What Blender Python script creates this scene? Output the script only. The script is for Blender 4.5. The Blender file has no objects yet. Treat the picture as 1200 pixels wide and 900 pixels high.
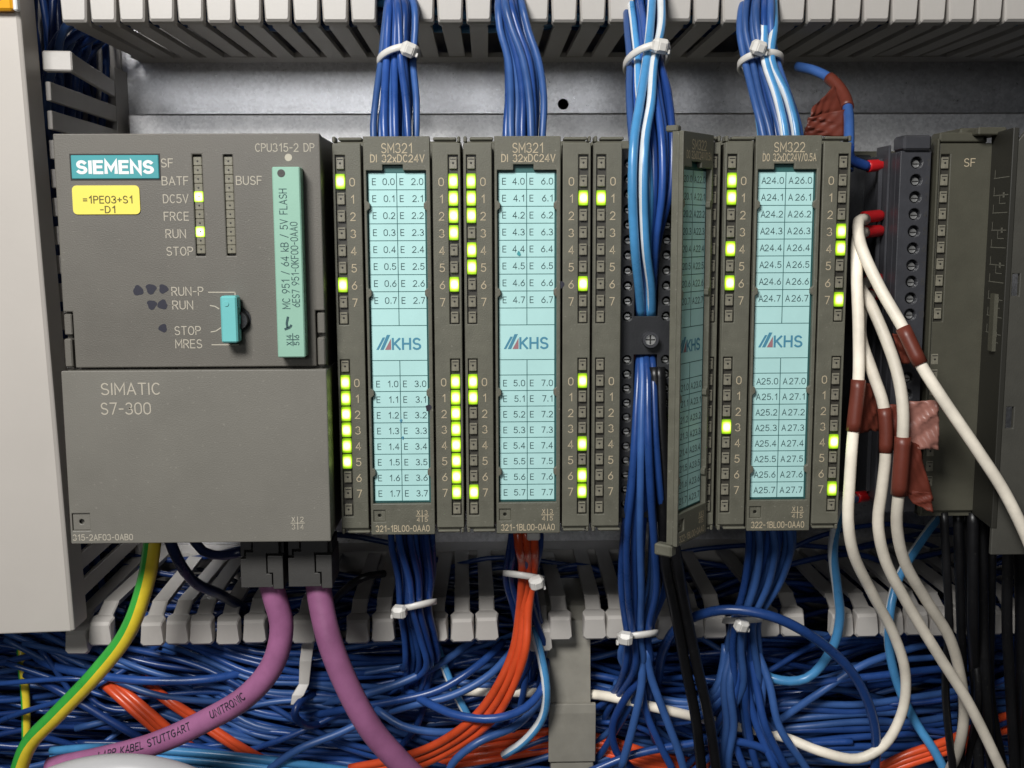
import bpy, bmesh, math, random
from mathutils import Vector, Matrix
random.seed(7)
S = 0.001                                   # every number below is in millimetres
scene = bpy.context.scene
COL = scene.collection

# ------------------------------------------------------------------ camera
CAM = Vector((47.31, -344.21, 95.58))
PITCH, YAW, ROLL, FPX = -0.135932, 0.022384, -0.004255, 1294.0
_f = Vector((math.sin(YAW)*math.cos(PITCH), math.cos(YAW)*math.cos(PITCH), math.sin(PITCH)))
_r0 = Vector((math.cos(YAW), -math.sin(YAW), 0)); _u0 = _r0.cross(_f)
_r = _r0*math.cos(ROLL) + _u0*math.sin(ROLL); _u = -_r0*math.sin(ROLL) + _u0*math.cos(ROLL)
cam_d = bpy.data.cameras.new('camera'); cam = bpy.data.objects.new('camera', cam_d); COL.objects.link(cam)
cam.matrix_world = Matrix(((_r.x, _u.x, -_f.x, CAM.x*S), (_r.y, _u.y, -_f.y, CAM.y*S), (_r.z, _u.z, -_f.z, CAM.z*S), (0, 0, 0, 1)))
cam_d.sensor_width = 36; cam_d.lens = 36*FPX/1200; cam_d.clip_start = 0.01; cam_d.clip_end = 50
cam_d.dof.use_dof = True; cam_d.dof.focus_distance = 0.352; cam_d.dof.aperture_fstop = 40
scene.camera = cam
# ------------------------------------------------------------------ world and lamps
world = bpy.data.worlds.new('World'); scene.world = world; world.use_nodes = True
world.node_tree.nodes['Background'].inputs[0].default_value = (0.93, 0.96, 1.0, 1)
world.node_tree.nodes['Background'].inputs[1].default_value = 0.012
def area(name, loc, aim, sx, sy, watts, col):
    d = bpy.data.lights.new(name, 'AREA'); d.shape = 'RECTANGLE'; d.size = sx; d.size_y = sy; d.energy = watts; d.color = col
    o = bpy.data.objects.new(name, d); COL.objects.link(o); o.location = loc
    o.rotation_euler = (Vector(aim) - Vector(loc)).to_track_quat('-Z', 'Y').to_euler()
    return o
area('ceiling_lamp', (-0.17, -0.50, 0.44), (0.06, 0, 0.03), 0.20, 0.16, 5.35, (1.0, 0.985, 0.96))
area('room_lamp', (-0.10, -1.20, 0.29), (0.06, 0, 0.05), 0.46, 0.16, 1.45, (0.97, 0.985, 1.0))
vs = scene.view_settings; vs.view_transform = 'Standard'; vs.look = 'None'; vs.exposure = 0.0; vs.gamma = 1.0
scene.render.engine = 'CYCLES'

# ------------------------------------------------------------------ measuring: where a sight line meets the depth Y
def P(px, py, Y):
    d = _f + _r*((px-600)/FPX) - _u*((py-450)/FPX)
    return CAM + d*((Y-CAM.y)/d.y)
def PZ(py, Y=0): return P(540, py, Y).z

# ------------------------------------------------------------------ materials
def mat(name, col, rough=0.5, metal=0.0, nscale=0, namt=0.0, bscale=0, bstr=0.0, spec=0.5, emit=0, rvar=0.0, coat=0.0, trans=0.0, vary=0.0, dust=0.0):
    m = bpy.data.materials.new(name); m.use_nodes = True
    nt = m.node_tree; b = nt.nodes['Principled BSDF']
    b.inputs['Base Color'].default_value = (*col, 1); b.inputs['Roughness'].default_value = rough
    b.inputs['Metallic'].default_value = metal; b.inputs['Specular IOR Level'].default_value = spec
    b.inputs['Coat Weight'].default_value = coat
    if trans: b.inputs['Transmission Weight'].default_value = trans
    if emit:
        b.inputs['Emission Color'].default_value = (*col, 1); b.inputs['Emission Strength'].default_value = emit
    tc = nt.nodes.new('ShaderNodeTexCoord')
    if nscale:
        n = nt.nodes.new('ShaderNodeTexNoise'); n.inputs['Scale'].default_value = nscale; n.inputs['Detail'].default_value = 6
        n.inputs['Roughness'].default_value = 0.65
        nt.links.new(tc.outputs['Object'], n.inputs['Vector'])
        r = nt.nodes.new('ShaderNodeMapRange'); r.inputs[1].default_value = 0.25; r.inputs[2].default_value = 0.75
        r.inputs[3].default_value = 1-namt; r.inputs[4].default_value = 1+namt
        nt.links.new(n.outputs['Fac'], r.inputs[0])
        mx = nt.nodes.new('ShaderNodeMix'); mx.data_type = 'RGBA'; mx.blend_type = 'MULTIPLY'; mx.inputs[0].default_value = 1
        mx.inputs[6].default_value = (*col, 1); nt.links.new(r.outputs[0], mx.inputs[7])
        last = mx.outputs[2]
        if vary:
            oi = nt.nodes.new('ShaderNodeObjectInfo'); rv = nt.nodes.new('ShaderNodeMapRange'); rv.inputs[3].default_value = 1-vary; rv.inputs[4].default_value = 1+vary
            nt.links.new(oi.outputs['Random'], rv.inputs[0]); m3 = nt.nodes.new('ShaderNodeMix'); m3.data_type = 'RGBA'; m3.blend_type = 'MULTIPLY'; m3.inputs[0].default_value = 1
            nt.links.new(last, m3.inputs[6]); nt.links.new(rv.outputs[0], m3.inputs[7]); last = m3.outputs[2]
        if dust:
            dn = nt.nodes.new('ShaderNodeTexNoise'); dn.inputs['Scale'].default_value = 900; dn.inputs['Detail'].default_value = 2; nt.links.new(tc.outputs['Object'], dn.inputs['Vector'])
            dr = nt.nodes.new('ShaderNodeMapRange'); dr.inputs[1].default_value = 0.66; dr.inputs[2].default_value = 0.80; dr.inputs[3].default_value = 0; dr.inputs[4].default_value = dust; nt.links.new(dn.outputs['Fac'], dr.inputs[0])
            m4 = nt.nodes.new('ShaderNodeMix'); m4.data_type = 'RGBA'; nt.links.new(dr.outputs[0], m4.inputs[0]); nt.links.new(last, m4.inputs[6]); m4.inputs[7].default_value = (0.38, 0.36, 0.31, 1); last = m4.outputs[2]
        nt.links.new(last, b.inputs['Base Color'])
        if rvar:
            r2 = nt.nodes.new('ShaderNodeMapRange'); r2.inputs[1].default_value = 0.3; r2.inputs[2].default_value = 0.7
            r2.inputs[3].default_value = rough-rvar; r2.inputs[4].default_value = rough+rvar
            nt.links.new(n.outputs['Fac'], r2.inputs[0]); nt.links.new(r2.outputs[0], b.inputs['Roughness'])
    if bscale:
        n2 = nt.nodes.new('ShaderNodeTexNoise'); n2.inputs['Scale'].default_value = bscale; n2.inputs['Detail'].default_value = 3
        nt.links.new(tc.outputs['Object'], n2.inputs['Vector'])
        bp = nt.nodes.new('ShaderNodeBump'); bp.inputs['Strength'].default_value = bstr; bp.inputs['Distance'].default_value = 0.0002
        nt.links.new(n2.outputs['Fac'], bp.inputs['Height']); nt.links.new(bp.outputs[0], b.inputs['Normal'])
    return m
M = {}
M['housing'] = mat('olive_grey_plastic', (0.122, 0.119, 0.091), 0.52, nscale=160, namt=0.17, bscale=2600, bstr=0.45, rvar=0.09, vary=0.05, dust=0.35)
M['cpu'] = mat('anthracite_plastic', (0.132, 0.123, 0.106), 0.52, nscale=40, namt=0.10, bscale=2600, bstr=0.45, rvar=0.08, dust=0.30)
M['rimgrey'] = mat('cover_rim_plastic', (0.068, 0.066, 0.056), 0.5, nscale=110, namt=0.14, bscale=2600, bstr=0.3)
M['flap'] = mat('flap_plastic', (0.182, 0.173, 0.150), 0.50, nscale=30, namt=0.09, bscale=2600, bstr=0.40, rvar=0.06, dust=0.3)
M['olive'] = mat('olive_plastic', (0.076, 0.073, 0.053), 0.50, nscale=110, namt=0.14, bscale=2600, bstr=0.3)
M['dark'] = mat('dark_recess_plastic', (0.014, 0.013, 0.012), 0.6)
M['black'] = mat('black_plastic', (0.020, 0.021, 0.024), 0.45, nscale=150, namt=0.25, bscale=1800, bstr=0.25)
M['greyblack'] = mat('grey_black_plastic', (0.046, 0.047, 0.054), 0.42, nscale=150, namt=0.2, bscale=1800, bstr=0.25)
M['plug'] = mat('plug_grey_plastic', (0.055, 0.053, 0.050), 0.55, nscale=150, namt=0.15, bscale=1800, bstr=0.3)
M['duct'] = mat('duct_plastic', (0.50, 0.475, 0.445), 0.42, nscale=60, namt=0.07, bscale=900, bstr=0.12)
M['lid'] = mat('cover_plastic', (0.53, 0.495, 0.455), 0.45, nscale=25, namt=0.04, bscale=900, bstr=0.10)
M['clip'] = mat('retainer_plastic', (0.30, 0.285, 0.245), 0.35, nscale=80, namt=0.16, bscale=600, bstr=0.15)
M['paper'] = mat('turquoise_paper', (0.47, 0.76, 0.745), 0.55, nscale=70, namt=0.06)
M['edge_teal'] = mat('teal_backing', (0.03, 0.12, 0.115), 0.5)
M['ink'] = mat('print_ink', (0.035, 0.085, 0.09), 0.7)
M['line'] = mat('teal_line_ink', (0.015, 0.10, 0.10), 0.7)
M['engrave'] = mat('tan_lettering', (0.50, 0.42, 0.29), 0.7)
M['engrave2'] = mat('pale_lettering', (0.48, 0.44, 0.36), 0.7)
M['dimprint'] = mat('faint_grey_print', (0.16, 0.155, 0.125), 0.7)
M['logoblue'] = mat('logo_blue_ink', (0.07, 0.26, 0.38), 0.7)
M['logored'] = mat('logo_red_ink', (0.36, 0.17, 0.19), 0.7)
M['badge'] = mat('teal_badge', (0.055, 0.33, 0.36), 0.45, nscale=120, namt=0.06)
M['white'] = mat('white_print', (0.80, 0.82, 0.82), 0.5)
M['yellow'] = mat('yellow_tag', (0.88, 0.76, 0.12), 0.5, nscale=60, namt=0.04)
M['tagink'] = mat('tag_ink', (0.12, 0.10, 0.03), 0.7)
M['card'] = mat('mint_card_plastic', (0.29, 0.51, 0.40), 0.5, nscale=90, namt=0.05, bscale=1500, bstr=0.1)
M['key'] = mat('turquoise_key_plastic', (0.16, 0.52, 0.52), 0.45, nscale=90, namt=0.05)
M['marker'] = mat('marker_ink', (0.025, 0.025, 0.040), 0.45)
M['chan'] = mat('led_channel_plastic', (0.045, 0.042, 0.034), 0.4)
M['coverdark'] = mat('cover_inside_plastic', (0.022, 0.021, 0.016), 0.5)
M['led_off'] = mat('led_clear_plastic', (0.225, 0.212, 0.165), 0.22, nscale=700, namt=0.35, coat=0.3)
M['led_on'] = mat('led_lit', (0.78, 1.0, 0.20), 0.3, emit=2.6)
M['led_rim'] = mat('led_lit_rim', (0.38, 0.62, 0.02), 0.3, emit=0.9)
def led_mat(name, c0, c1, s0, s1, r0, r1):
    m = bpy.data.materials.new(name); m.use_nodes = True; nt = m.node_tree; b = nt.nodes['Principled BSDF']; b.inputs['Roughness'].default_value = 0.3
    tc = nt.nodes.new('ShaderNodeTexCoord'); ln = nt.nodes.new('ShaderNodeVectorMath'); ln.operation = 'LENGTH'; nt.links.new(tc.outputs['Object'], ln.inputs[0])
    mr = nt.nodes.new('ShaderNodeMapRange'); mr.interpolation_type = 'SMOOTHSTEP'; mr.inputs[1].default_value = r0; mr.inputs[2].default_value = r1; nt.links.new(ln.outputs['Value'], mr.inputs[0])
    mx = nt.nodes.new('ShaderNodeMix'); mx.data_type = 'RGBA'; nt.links.new(mr.outputs[0], mx.inputs[0]); mx.inputs[6].default_value = (*c0, 1); mx.inputs[7].default_value = (*c1, 1)
    st = nt.nodes.new('ShaderNodeMapRange'); st.inputs[3].default_value = s0; st.inputs[4].default_value = s1; nt.links.new(mr.outputs[0], st.inputs[0])
    oi = nt.nodes.new('ShaderNodeObjectInfo'); rv = nt.nodes.new('ShaderNodeMapRange'); rv.inputs[3].default_value = 0.70; rv.inputs[4].default_value = 1.25; nt.links.new(oi.outputs['Random'], rv.inputs[0])
    mu = nt.nodes.new('ShaderNodeMath'); mu.operation = 'MULTIPLY'; nt.links.new(st.outputs[0], mu.inputs[0]); nt.links.new(rv.outputs[0], mu.inputs[1])
    nt.links.new(mx.outputs[2], b.inputs['Base Color']); nt.links.new(mx.outputs[2], b.inputs['Emission Color']); nt.links.new(mu.outputs[0], b.inputs['Emission Strength']); return m
M['led_on'] = led_mat('led_lit', (0.86, 1.0, 0.36), (0.50, 0.90, 0.03), 3.0, 1.0, 0.0007, 0.0021)
M['led_rim'] = led_mat('led_lit_rim', (0.42, 0.72, 0.02), (0.22, 0.42, 0.01), 1.0, 0.35, 0.0014, 0.0027)
M['steel'] = mat('screw_steel', (0.72, 0.72, 0.70), 0.42, 1.0, nscale=500, namt=0.2)
def wiremat(n, c, r=0.31): return mat(n, c, r, nscale=75, namt=0.22, bscale=420, bstr=0.14, rvar=0.08, vary=0.24, dust=0.06)
M['blue'] = wiremat('wire_blue', (0.020, 0.066, 0.25))
M['blue2'] = wiremat('wire_blue_dusty', (0.036, 0.098, 0.29), 0.40)
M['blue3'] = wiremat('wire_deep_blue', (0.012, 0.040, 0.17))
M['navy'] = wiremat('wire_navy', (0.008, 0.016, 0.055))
M['sky'] = wiremat('wire_light_blue', (0.075, 0.29, 0.58))
M['wwhite'] = wiremat('wire_white_stripe', (0.74, 0.77, 0.78))
M['orange'] = wiremat('wire_orange', (0.80, 0.095, 0.028))
M['cream'] = wiremat('cable_cream', (0.85, 0.78, 0.66), 0.5)
M['violet'] = wiremat('cable_violet', (0.38, 0.14, 0.29), 0.50)
M['wgreen'] = wiremat('wire_green', (0.05, 0.42, 0.06))
M['wyellow'] = wiremat('wire_yellow', (0.86, 0.66, 0.045))
M['wblack'] = wiremat('cable_black', (0.007, 0.007, 0.008), 0.38)
M['tape'] = mat('brown_tape', (0.150, 0.034, 0.021), 0.42, nscale=120, namt=0.2, bscale=350, bstr=0.25)
M['tape2'] = mat('brown_tape_glossy', (0.33, 0.15, 0.12), 0.30, nscale=90, namt=0.25, bscale=260, bstr=0.5)
M['ferrule'] = mat('red_ferrule', (0.52, 0.012, 0.016), 0.35)
M['tie'] = mat('cable_tie_nylon', (0.72, 0.70, 0.66), 0.38, nscale=300, namt=0.05)
M['hose'] = mat('grey_hose', (0.50, 0.50, 0.51), 0.42, nscale=50, namt=0.06)
M['amber'] = mat('amber_plastic', (0.80, 0.38, 0.02), 0.2)
M['red_deep'] = mat('dull_red_plastic', (0.16, 0.012, 0.012), 0.5)

def metal_mat(name, base, rough, sc):
    m = bpy.data.materials.new(name); m.use_nodes = True; nt = m.node_tree; b = nt.nodes['Principled BSDF']
    b.inputs['Metallic'].default_value = 1
    tc = nt.nodes.new('ShaderNodeTexCoord')
    vo = nt.nodes.new('ShaderNodeTexVoronoi'); vo.inputs['Scale'].default_value = sc; vo.inputs['Randomness'].default_value = 1
    no = nt.nodes.new('ShaderNodeTexNoise'); no.inputs['Scale'].default_value = sc*0.35; no.inputs['Detail'].default_value = 8; no.inputs['Roughness'].default_value = 0.7
    n2 = nt.nodes.new('ShaderNodeTexNoise'); n2.inputs['Scale'].default_value = sc*5; n2.inputs['Detail'].default_value = 4
    for n in (vo, no, n2): nt.links.new(tc.outputs['Object'], n.inputs['Vector'])
    add = nt.nodes.new('ShaderNodeMix'); add.data_type = 'FLOAT'; add.inputs[0].default_value = 0.72
    sep = nt.nodes.new('ShaderNodeSeparateColor'); nt.links.new(vo.outputs['Color'], sep.inputs[0])
    nt.links.new(sep.outputs[0], add.inputs[2]); nt.links.new(no.outputs['Fac'], add.inputs[3])
    rmp = nt.nodes.new('ShaderNodeValToRGB'); rmp.color_ramp.elements[0].position = 0.25; rmp.color_ramp.elements[1].position = 0.75
    rmp.color_ramp.elements[0].color = (*[c*0.80 for c in base], 1); rmp.color_ramp.elements[1].color = (*[min(1, c*1.15) for c in base], 1)
    nt.links.new(add.outputs[0], rmp.inputs[0]); nt.links.new(rmp.outputs[0], b.inputs['Base Color'])
    rr = nt.nodes.new('ShaderNodeMapRange'); rr.inputs[3].default_value = rough-0.10; rr.inputs[4].default_value = rough+0.14
    nt.links.new(no.outputs['Fac'], rr.inputs[0]); nt.links.new(rr.outputs[0], b.inputs['Roughness'])
    bp = nt.nodes.new('ShaderNodeBump'); bp.inputs['Strength'].default_value = 0.35; bp.inputs['Distance'].default_value = 0.00015
    nt.links.new(n2.outputs['Fac'], bp.inputs['Height']); nt.links.new(bp.outputs[0], b.inputs['Normal'])
    return m
M['zinc'] = metal_mat('galvanised_steel', (0.80, 0.80, 0.825), 0.29, 900)
M['rail'] = metal_mat('rail_steel', (0.86, 0.86, 0.88), 0.46, 1000)

# ------------------------------------------------------------------ mesh helpers (mm in, metres out)
class MB:
    def __init__(s): s.v = []; s.f = []; s.m = []; s.s = []
    def add(s, vs, fs, m=0, smooth=False):
        k = len(s.v); s.v += [tuple(v) for v in vs]
        for f in fs: s.f.append([i+k for i in f]); s.m.append(m); s.s.append(smooth)
    def box(s, x0, x1, y0, y1, z0, z1, b=0.0, m=0):
        X, Y, Z = (x0, x1), (y0, y1), (z0, z1)
        if b <= 0:
            vs = [(X[i], Y[j], Z[k]) for i in (0, 1) for j in (0, 1) for k in (0, 1)]
            s.add(vs, [(0, 1, 3, 2), (4, 6, 7, 5), (0, 4, 5, 1), (2, 3, 7, 6), (0, 2, 6, 4), (1, 5, 7, 3)], m); return
        b = min(b, 0.49*min(x1-x0, y1-y0, z1-z0)); vs = []; ix = {}
        for i in (0, 1):
            for j in (0, 1):
                for k in (0, 1):
                    p = (X[i], Y[j], Z[k]); d = (b if i == 0 else -b, b if j == 0 else -b, b if k == 0 else -b)
                    for a in range(3):
                        q = [p[c] + (0 if c == a else d[c]) for c in range(3)]
                        ix[(i, j, k, a)] = len(vs); vs.append(q)
        fs = []
        for i in (0, 1):
            fs.append([ix[(i, j, k, 0)] for j, k in ((0, 0), (0, 1), (1, 1), (1, 0))])
            fs.append([ix[(j, i, k, 1)] for j, k in ((0, 0), (0, 1), (1, 1), (1, 0))])
            fs.append([ix[(j, k, i, 2)] for j, k in ((0, 0), (0, 1), (1, 1), (1, 0))])
        for i in (0, 1):
            for j in (0, 1):
                fs.append([ix[(i, j, 0, 0)], ix[(i, j, 1, 0)], ix[(i, j, 1, 1)], ix[(i, j, 0, 1)]])
                fs.append([ix[(i, 0, j, 0)], ix[(i, 1, j, 0)], ix[(i, 1, j, 2)], ix[(i, 0, j, 2)]])
                fs.append([ix[(0, i, j, 1)], ix[(1, i, j, 1)], ix[(1, i, j, 2)], ix[(0, i, j, 2)]])
                for k in (0, 1): fs.append([ix[(i, j, k, a)] for a in range(3)])
        s.add(vs, fs, m)
    def disc(s, x, y, z, r, n=16, m=0, rz=None):
        s.add([(x+r*math.cos(2*math.pi*i/n), y, z+(rz or r)*math.sin(2*math.pi*i/n)) for i in range(n)], [list(range(n))], m)
    def cyl(s, x, z, y0, y1, r, n=16, m=0, r1=None, cap=True):
        r1 = r if r1 is None else r1
        a = [(x+r*math.cos(2*math.pi*i/n), y0, z+r*math.sin(2*math.pi*i/n)) for i in range(n)]
        c = [(x+r1*math.cos(2*math.pi*i/n), y1, z+r1*math.sin(2*math.pi*i/n)) for i in range(n)]
        s.add(a+c, [[i, (i+1) % n, n+(i+1) % n, n+i] for i in range(n)], m, True)
        if cap: s.add(a, [list(range(n))], m); s.add(c, [list(range(n))], m)
    def quad(s, x0, x1, z0, z1, y, m=0): s.add([(x0, y, z0), (x1, y, z0), (x1, y, z1), (x0, y, z1)], [(0, 1, 2, 3)], m)
    def poly(s, pts, y, m=0): s.add([(x, y, z) for x, z in pts], [list(range(len(pts)))], m)
    def prism(s, pts, y0, y1, m=0):
        n = len(pts); s.add([(x, y0, z) for x, z in pts]+[(x, y1, z) for x, z in pts],
                            [list(range(n)), list(range(n, 2*n))]+[[i, (i+1) % n, n+(i+1) % n, n+i] for i in range(n)], m)
    def plate(s, outer, holes, y0, y1, m=0):
        bm = bmesh.new()
        for loop in [outer]+holes:
            vs = [bm.verts.new((x, y0, z)) for x, z in loop]
            for i in range(len(vs)): bm.edges.new((vs[i], vs[(i+1) % len(vs)]))
        bmesh.ops.triangle_fill(bm, use_beauty=True, use_dissolve=False, edges=bm.edges[:])
        bm.verts.index_update(); front = [[v.index for v in f.verts] for f in bm.faces]; pv = [v.co.copy() for v in bm.verts]; bm.free()
        n = len(pv); vs = [tuple(v) for v in pv]+[(v.x, y1, v.z) for v in pv]
        fs = front+[[i+n for i in f] for f in front]; k = 0
        for loop in [outer]+holes:
            L = len(loop)
            for i in range(L): a, b = k+i, k+(i+1) % L; fs.append([a, b, b+n, a+n])
            k += L
        s.add(vs, fs, m)
    def tube(s, pts, r, n=10, m=0, pat=None, twist=0.0, cap=True, phase=0.0, rfun=None):
        fr = frames(pts); N = len(pts); vs = []
        for i, (p, t, a, b) in enumerate(fr):
            rr = r*(rfun(i/(N-1)) if rfun else 1)
            for k in range(n):
                an = 2*math.pi*k/n + twist*i/(N-1)*2*math.pi + phase
                vs.append(p + a*(rr*math.cos(an)) + b*(rr*math.sin(an)))
        k0 = len(s.v); s.v += [tuple(v) for v in vs]
        for i in range(N-1):
            for k in range(n):
                s.f.append([k0+i*n+k, k0+i*n+(k+1) % n, k0+(i+1)*n+(k+1) % n, k0+(i+1)*n+k]); s.m.append(pat[k] if pat else m); s.s.append(True)
        if cap:
            s.f.append([k0+k for k in range(n)]); s.m.append(m); s.s.append(False)
            s.f.append([k0+(N-1)*n+k for k in range(n)]); s.m.append(m); s.s.append(False)
    def mesh(s, name, mats, origin=(0, 0, 0)):
        me = bpy.data.meshes.new(name); o = origin
        me.from_pydata([((v[0]-o[0])*S, (v[1]-o[1])*S, (v[2]-o[2])*S) for v in s.v], [], s.f)
        for m in (mats if isinstance(mats, (list, tuple)) else [mats]): me.materials.append(M[m])
        me.polygons.foreach_set('material_index', s.m); me.polygons.foreach_set('use_smooth', s.s)
        bm = bmesh.new(); bm.from_mesh(me); bmesh.ops.recalc_face_normals(bm, faces=bm.faces[:]); bm.to_mesh(me); bm.free()
        return me
WL = {}
def thing(name, label, cat, loc, group=None):
    o = bpy.data.objects.new(name, None); COL.objects.link(o); o.empty_display_size = 0.01
    o.location = Vector(loc)*S; WL[o.name] = Vector(loc); tag(o, label, cat, group); return o
def tag(o, label, cat, group=None, kind=None):
    if label: o['label'] = label
    if cat: o['category'] = cat
    if group: o['group'] = group
    if kind: o['kind'] = kind
    return o
def put(name, me, loc, parent=None):
    o = bpy.data.objects.new(name, me); COL.objects.link(o); loc = Vector(loc); WL[o.name] = loc
    if parent: o.parent = parent; o.location = (loc-WL[parent.name])*S
    else: o.location = loc*S
    return o
def obj(name, mb, mats, parent=None, loc=None, bevel=0.0):
    loc = Vector(loc) if loc is not None else (WL[parent.name] if parent else Vector((0, 0, 0)))
    o = put(name, mb.mesh(name, mats, loc), loc, parent)
    if bevel:
        b = o.modifiers.new('bevel', 'BEVEL'); b.width = bevel*S; b.segments = 2; b.limit_method = 'ANGLE'; b.angle_limit = math.radians(50)
    return o

def frames(pts):
    out = []; prev = None; N = len(pts)
    for i, p in enumerate(pts):
        t = (pts[min(i+1, N-1)]-pts[max(i-1, 0)]); t = t.normalized() if t.length > 1e-9 else Vector((0, 0, 1))
        if prev is None:
            a = Vector((0, -1, 0)); a = a - t*a.dot(t)
            if a.length < 0.2: a = Vector((0, 0, 1)) - t*t.z
        else: a = prev - t*prev.dot(t)
        a.normalize(); prev = a; out.append((p, t, a, t.cross(a)))
    return out
def smooth(ctrl, step=3.0):
    c = [Vector(p) for p in ctrl]; c = [c[0]*2-c[1]]+c+[c[-1]*2-c[-2]]; out = []
    for i in range(1, len(c)-2):
        p0, p1, p2, p3 = c[i-1:i+3]; L = (p2-p1).length
        if L < 1e-6: continue
        # centripetal Catmull-Rom
        t0 = 0; t1 = t0+max((p1-p0).length, 1e-3)**0.5; t2 = t1+max(L, 1e-3)**0.5; t3 = t2+max((p3-p2).length, 1e-3)**0.5
        k = max(2, int(L/step))
        for j in range(k):
            t = t1+(t2-t1)*j/k
            A1 = p0*((t1-t)/(t1-t0))+p1*((t-t0)/(t1-t0)); A2 = p1*((t2-t)/(t2-t1))+p2*((t-t1)/(t2-t1)); A3 = p2*((t3-t)/(t3-t2))+p3*((t-t2)/(t3-t2))
            B1 = A1*((t2-t)/(t2-t0))+A2*((t-t0)/(t2-t0)); B2 = A2*((t3-t)/(t3-t1))+A3*((t-t1)/(t3-t1))
            out.append(B1*((t2-t)/(t2-t1))+B2*((t-t1)/(t2-t1)))
    out.append(c[-2]); return out

# ------------------------------------------------------------------ lettering: a single-stroke engraving alphabet
def arc(cx, cy, rx, ry, a0, a1, n=9):
    return [(cx+rx*math.cos(math.radians(a0+(a1-a0)*i/n)), cy+ry*math.sin(math.radians(a0+(a1-a0)*i/n))) for i in range(n+1)]
_o = lambda cx, cy, rx, ry: arc(cx, cy, rx, ry, 90, 450, 16)
SF = {
 '0': (.6, [arc(.3, .68, .3, .32, 0, 180, 8)+arc(.3, .32, .3, .32, 180, 360, 8)+[(.6, .68)]]), '1': (.46, [[(.10, .76), (.36, 1), (.36, 0)]]),
 '2': (.6, [arc(.3, .71, .29, .29, 165, -38, 9)+[(0, 0), (.6, 0)]]), '3': (.6, [arc(.28, .75, .27, .25, 155, -90, 9)+arc(.28, .25, .32, .25, 90, -155, 9)]),
 '4': (.64, [[(.46, 0), (.46, 1), (0, .28), (.64, .28)]]), '5': (.6, [[(.55, 1), (.09, 1), (.05, .55)]+arc(.28, .32, .32, .32, 125, -150, 10)]),
 '6': (.6, [[(.46, 1), (.05, .44)], _o(.3, .31, .3, .31)]), '7': (.58, [[(0, 1), (.58, 1), (.2, 0)]]),
 '8': (.6, [_o(.3, .755, .25, .245), _o(.3, .255, .3, .255)]), '9': (.6, [[(.14, 0), (.55, .56)], _o(.3, .69, .3, .31)]),
 'A': (.68, [[(0, 0), (.34, 1), (.68, 0)], [(.13, .33), (.55, .33)]]), 'B': (.62, [[(0, .53), (0, 1)]+arc(.34, .765, .24, .235, 90, -90, 7)+[(0, .53)], [(0, .53), (0, 0)]+arc(.34, .265, .28, .265, -90, 90, 7)]),
 'C': (.62, [arc(.34, .5, .34, .5, 48, 312, 12)]), 'D': (.64, [[(0, 0), (0, 1)]+arc(.27, .5, .37, .5, 90, -90, 10)+[(0, 0)]]),
 'E': (.54, [[(.54, 1), (0, 1), (0, 0), (.54, 0)], [(0, .52), (.48, .52)]]), 'F': (.52, [[(.52, 1), (0, 1), (0, 0)], [(0, .52), (.46, .52)]]),
 'G': (.66, [arc(.34, .5, .34, .5, 48, 330, 12)+[(.66, .45), (.4, .45)]]), 'H': (.62, [[(0, 0), (0, 1)], [(.62, 0), (.62, 1)], [(0, .52), (.62, .52)]]), 'I': (.04, [[(.02, 0), (.02, 1)]]),
 'K': (.6, [[(0, 0), (0, 1)], [(.58, 1), (.02, .4)], [(.17, .55), (.6, 0)]]), 'L': (.5, [[(0, 1), (0, 0), (.5, 0)]]), 'M': (.76, [[(0, 0), (0, 1), (.38, .3), (.76, 1), (.76, 0)]]),
 'N': (.64, [[(0, 0), (0, 1), (.64, 0), (.64, 1)]]), 'O': (.68, [arc(.34, .5, .34, .5, 0, 360, 20)]), 'P': (.58, [[(0, 0), (0, 1)]+arc(.32, .74, .27, .26, 90, -90, 7)+[(0, .48)]]),
 'R': (.6, [[(0, 0), (0, 1)]+arc(.32, .74, .27, .26, 90, -90, 7)+[(0, .48)], [(.3, .48), (.6, 0)]]),
 'S': (.6, [arc(.3, .745, .27, .255, 30, 270, 10)+arc(.3, .245, .3, .245, 90, -150, 10)]), 'T': (.6, [[(0, 1), (.6, 1)], [(.3, 1), (.3, 0)]]),
 'U': (.62, [[(0, 1)]+arc(.31, .3, .31, .3, 180, 360, 9)+[(.62, 1)]]), 'V': (.66, [[(0, 1), (.33, 0), (.66, 1)]]), 'X': (.6, [[(0, 0), (.6, 1)], [(0, 1), (.6, 0)]]),
 'x': (.46, [[(0, 0), (.46, .66)], [(0, .66), (.46, 0)]]), 'k': (.46, [[(0, 0), (0, 1)], [(.42, .66), (.02, .25)], [(.14, .38), (.46, 0)]]),
 '.': (.1, [[(.05, -.01), (.05, .12)]]), '-': (.4, [[(.02, .46), (.38, .46)]]), '/': (.44, [[(0, -.05), (.44, 1.05)]]), '=': (.5, [[(0, .62), (.5, .62)], [(0, .34), (.5, .34)]]),
 '+': (.52, [[(0, .48), (.52, .48)], [(.26, .22), (.26, .74)]]), ' ': (.36, [])}
WEIGHT = {'reg': .15, 'thin': .115, 'bold': .27, 'semi': .18, 'lab': .125}
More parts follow.
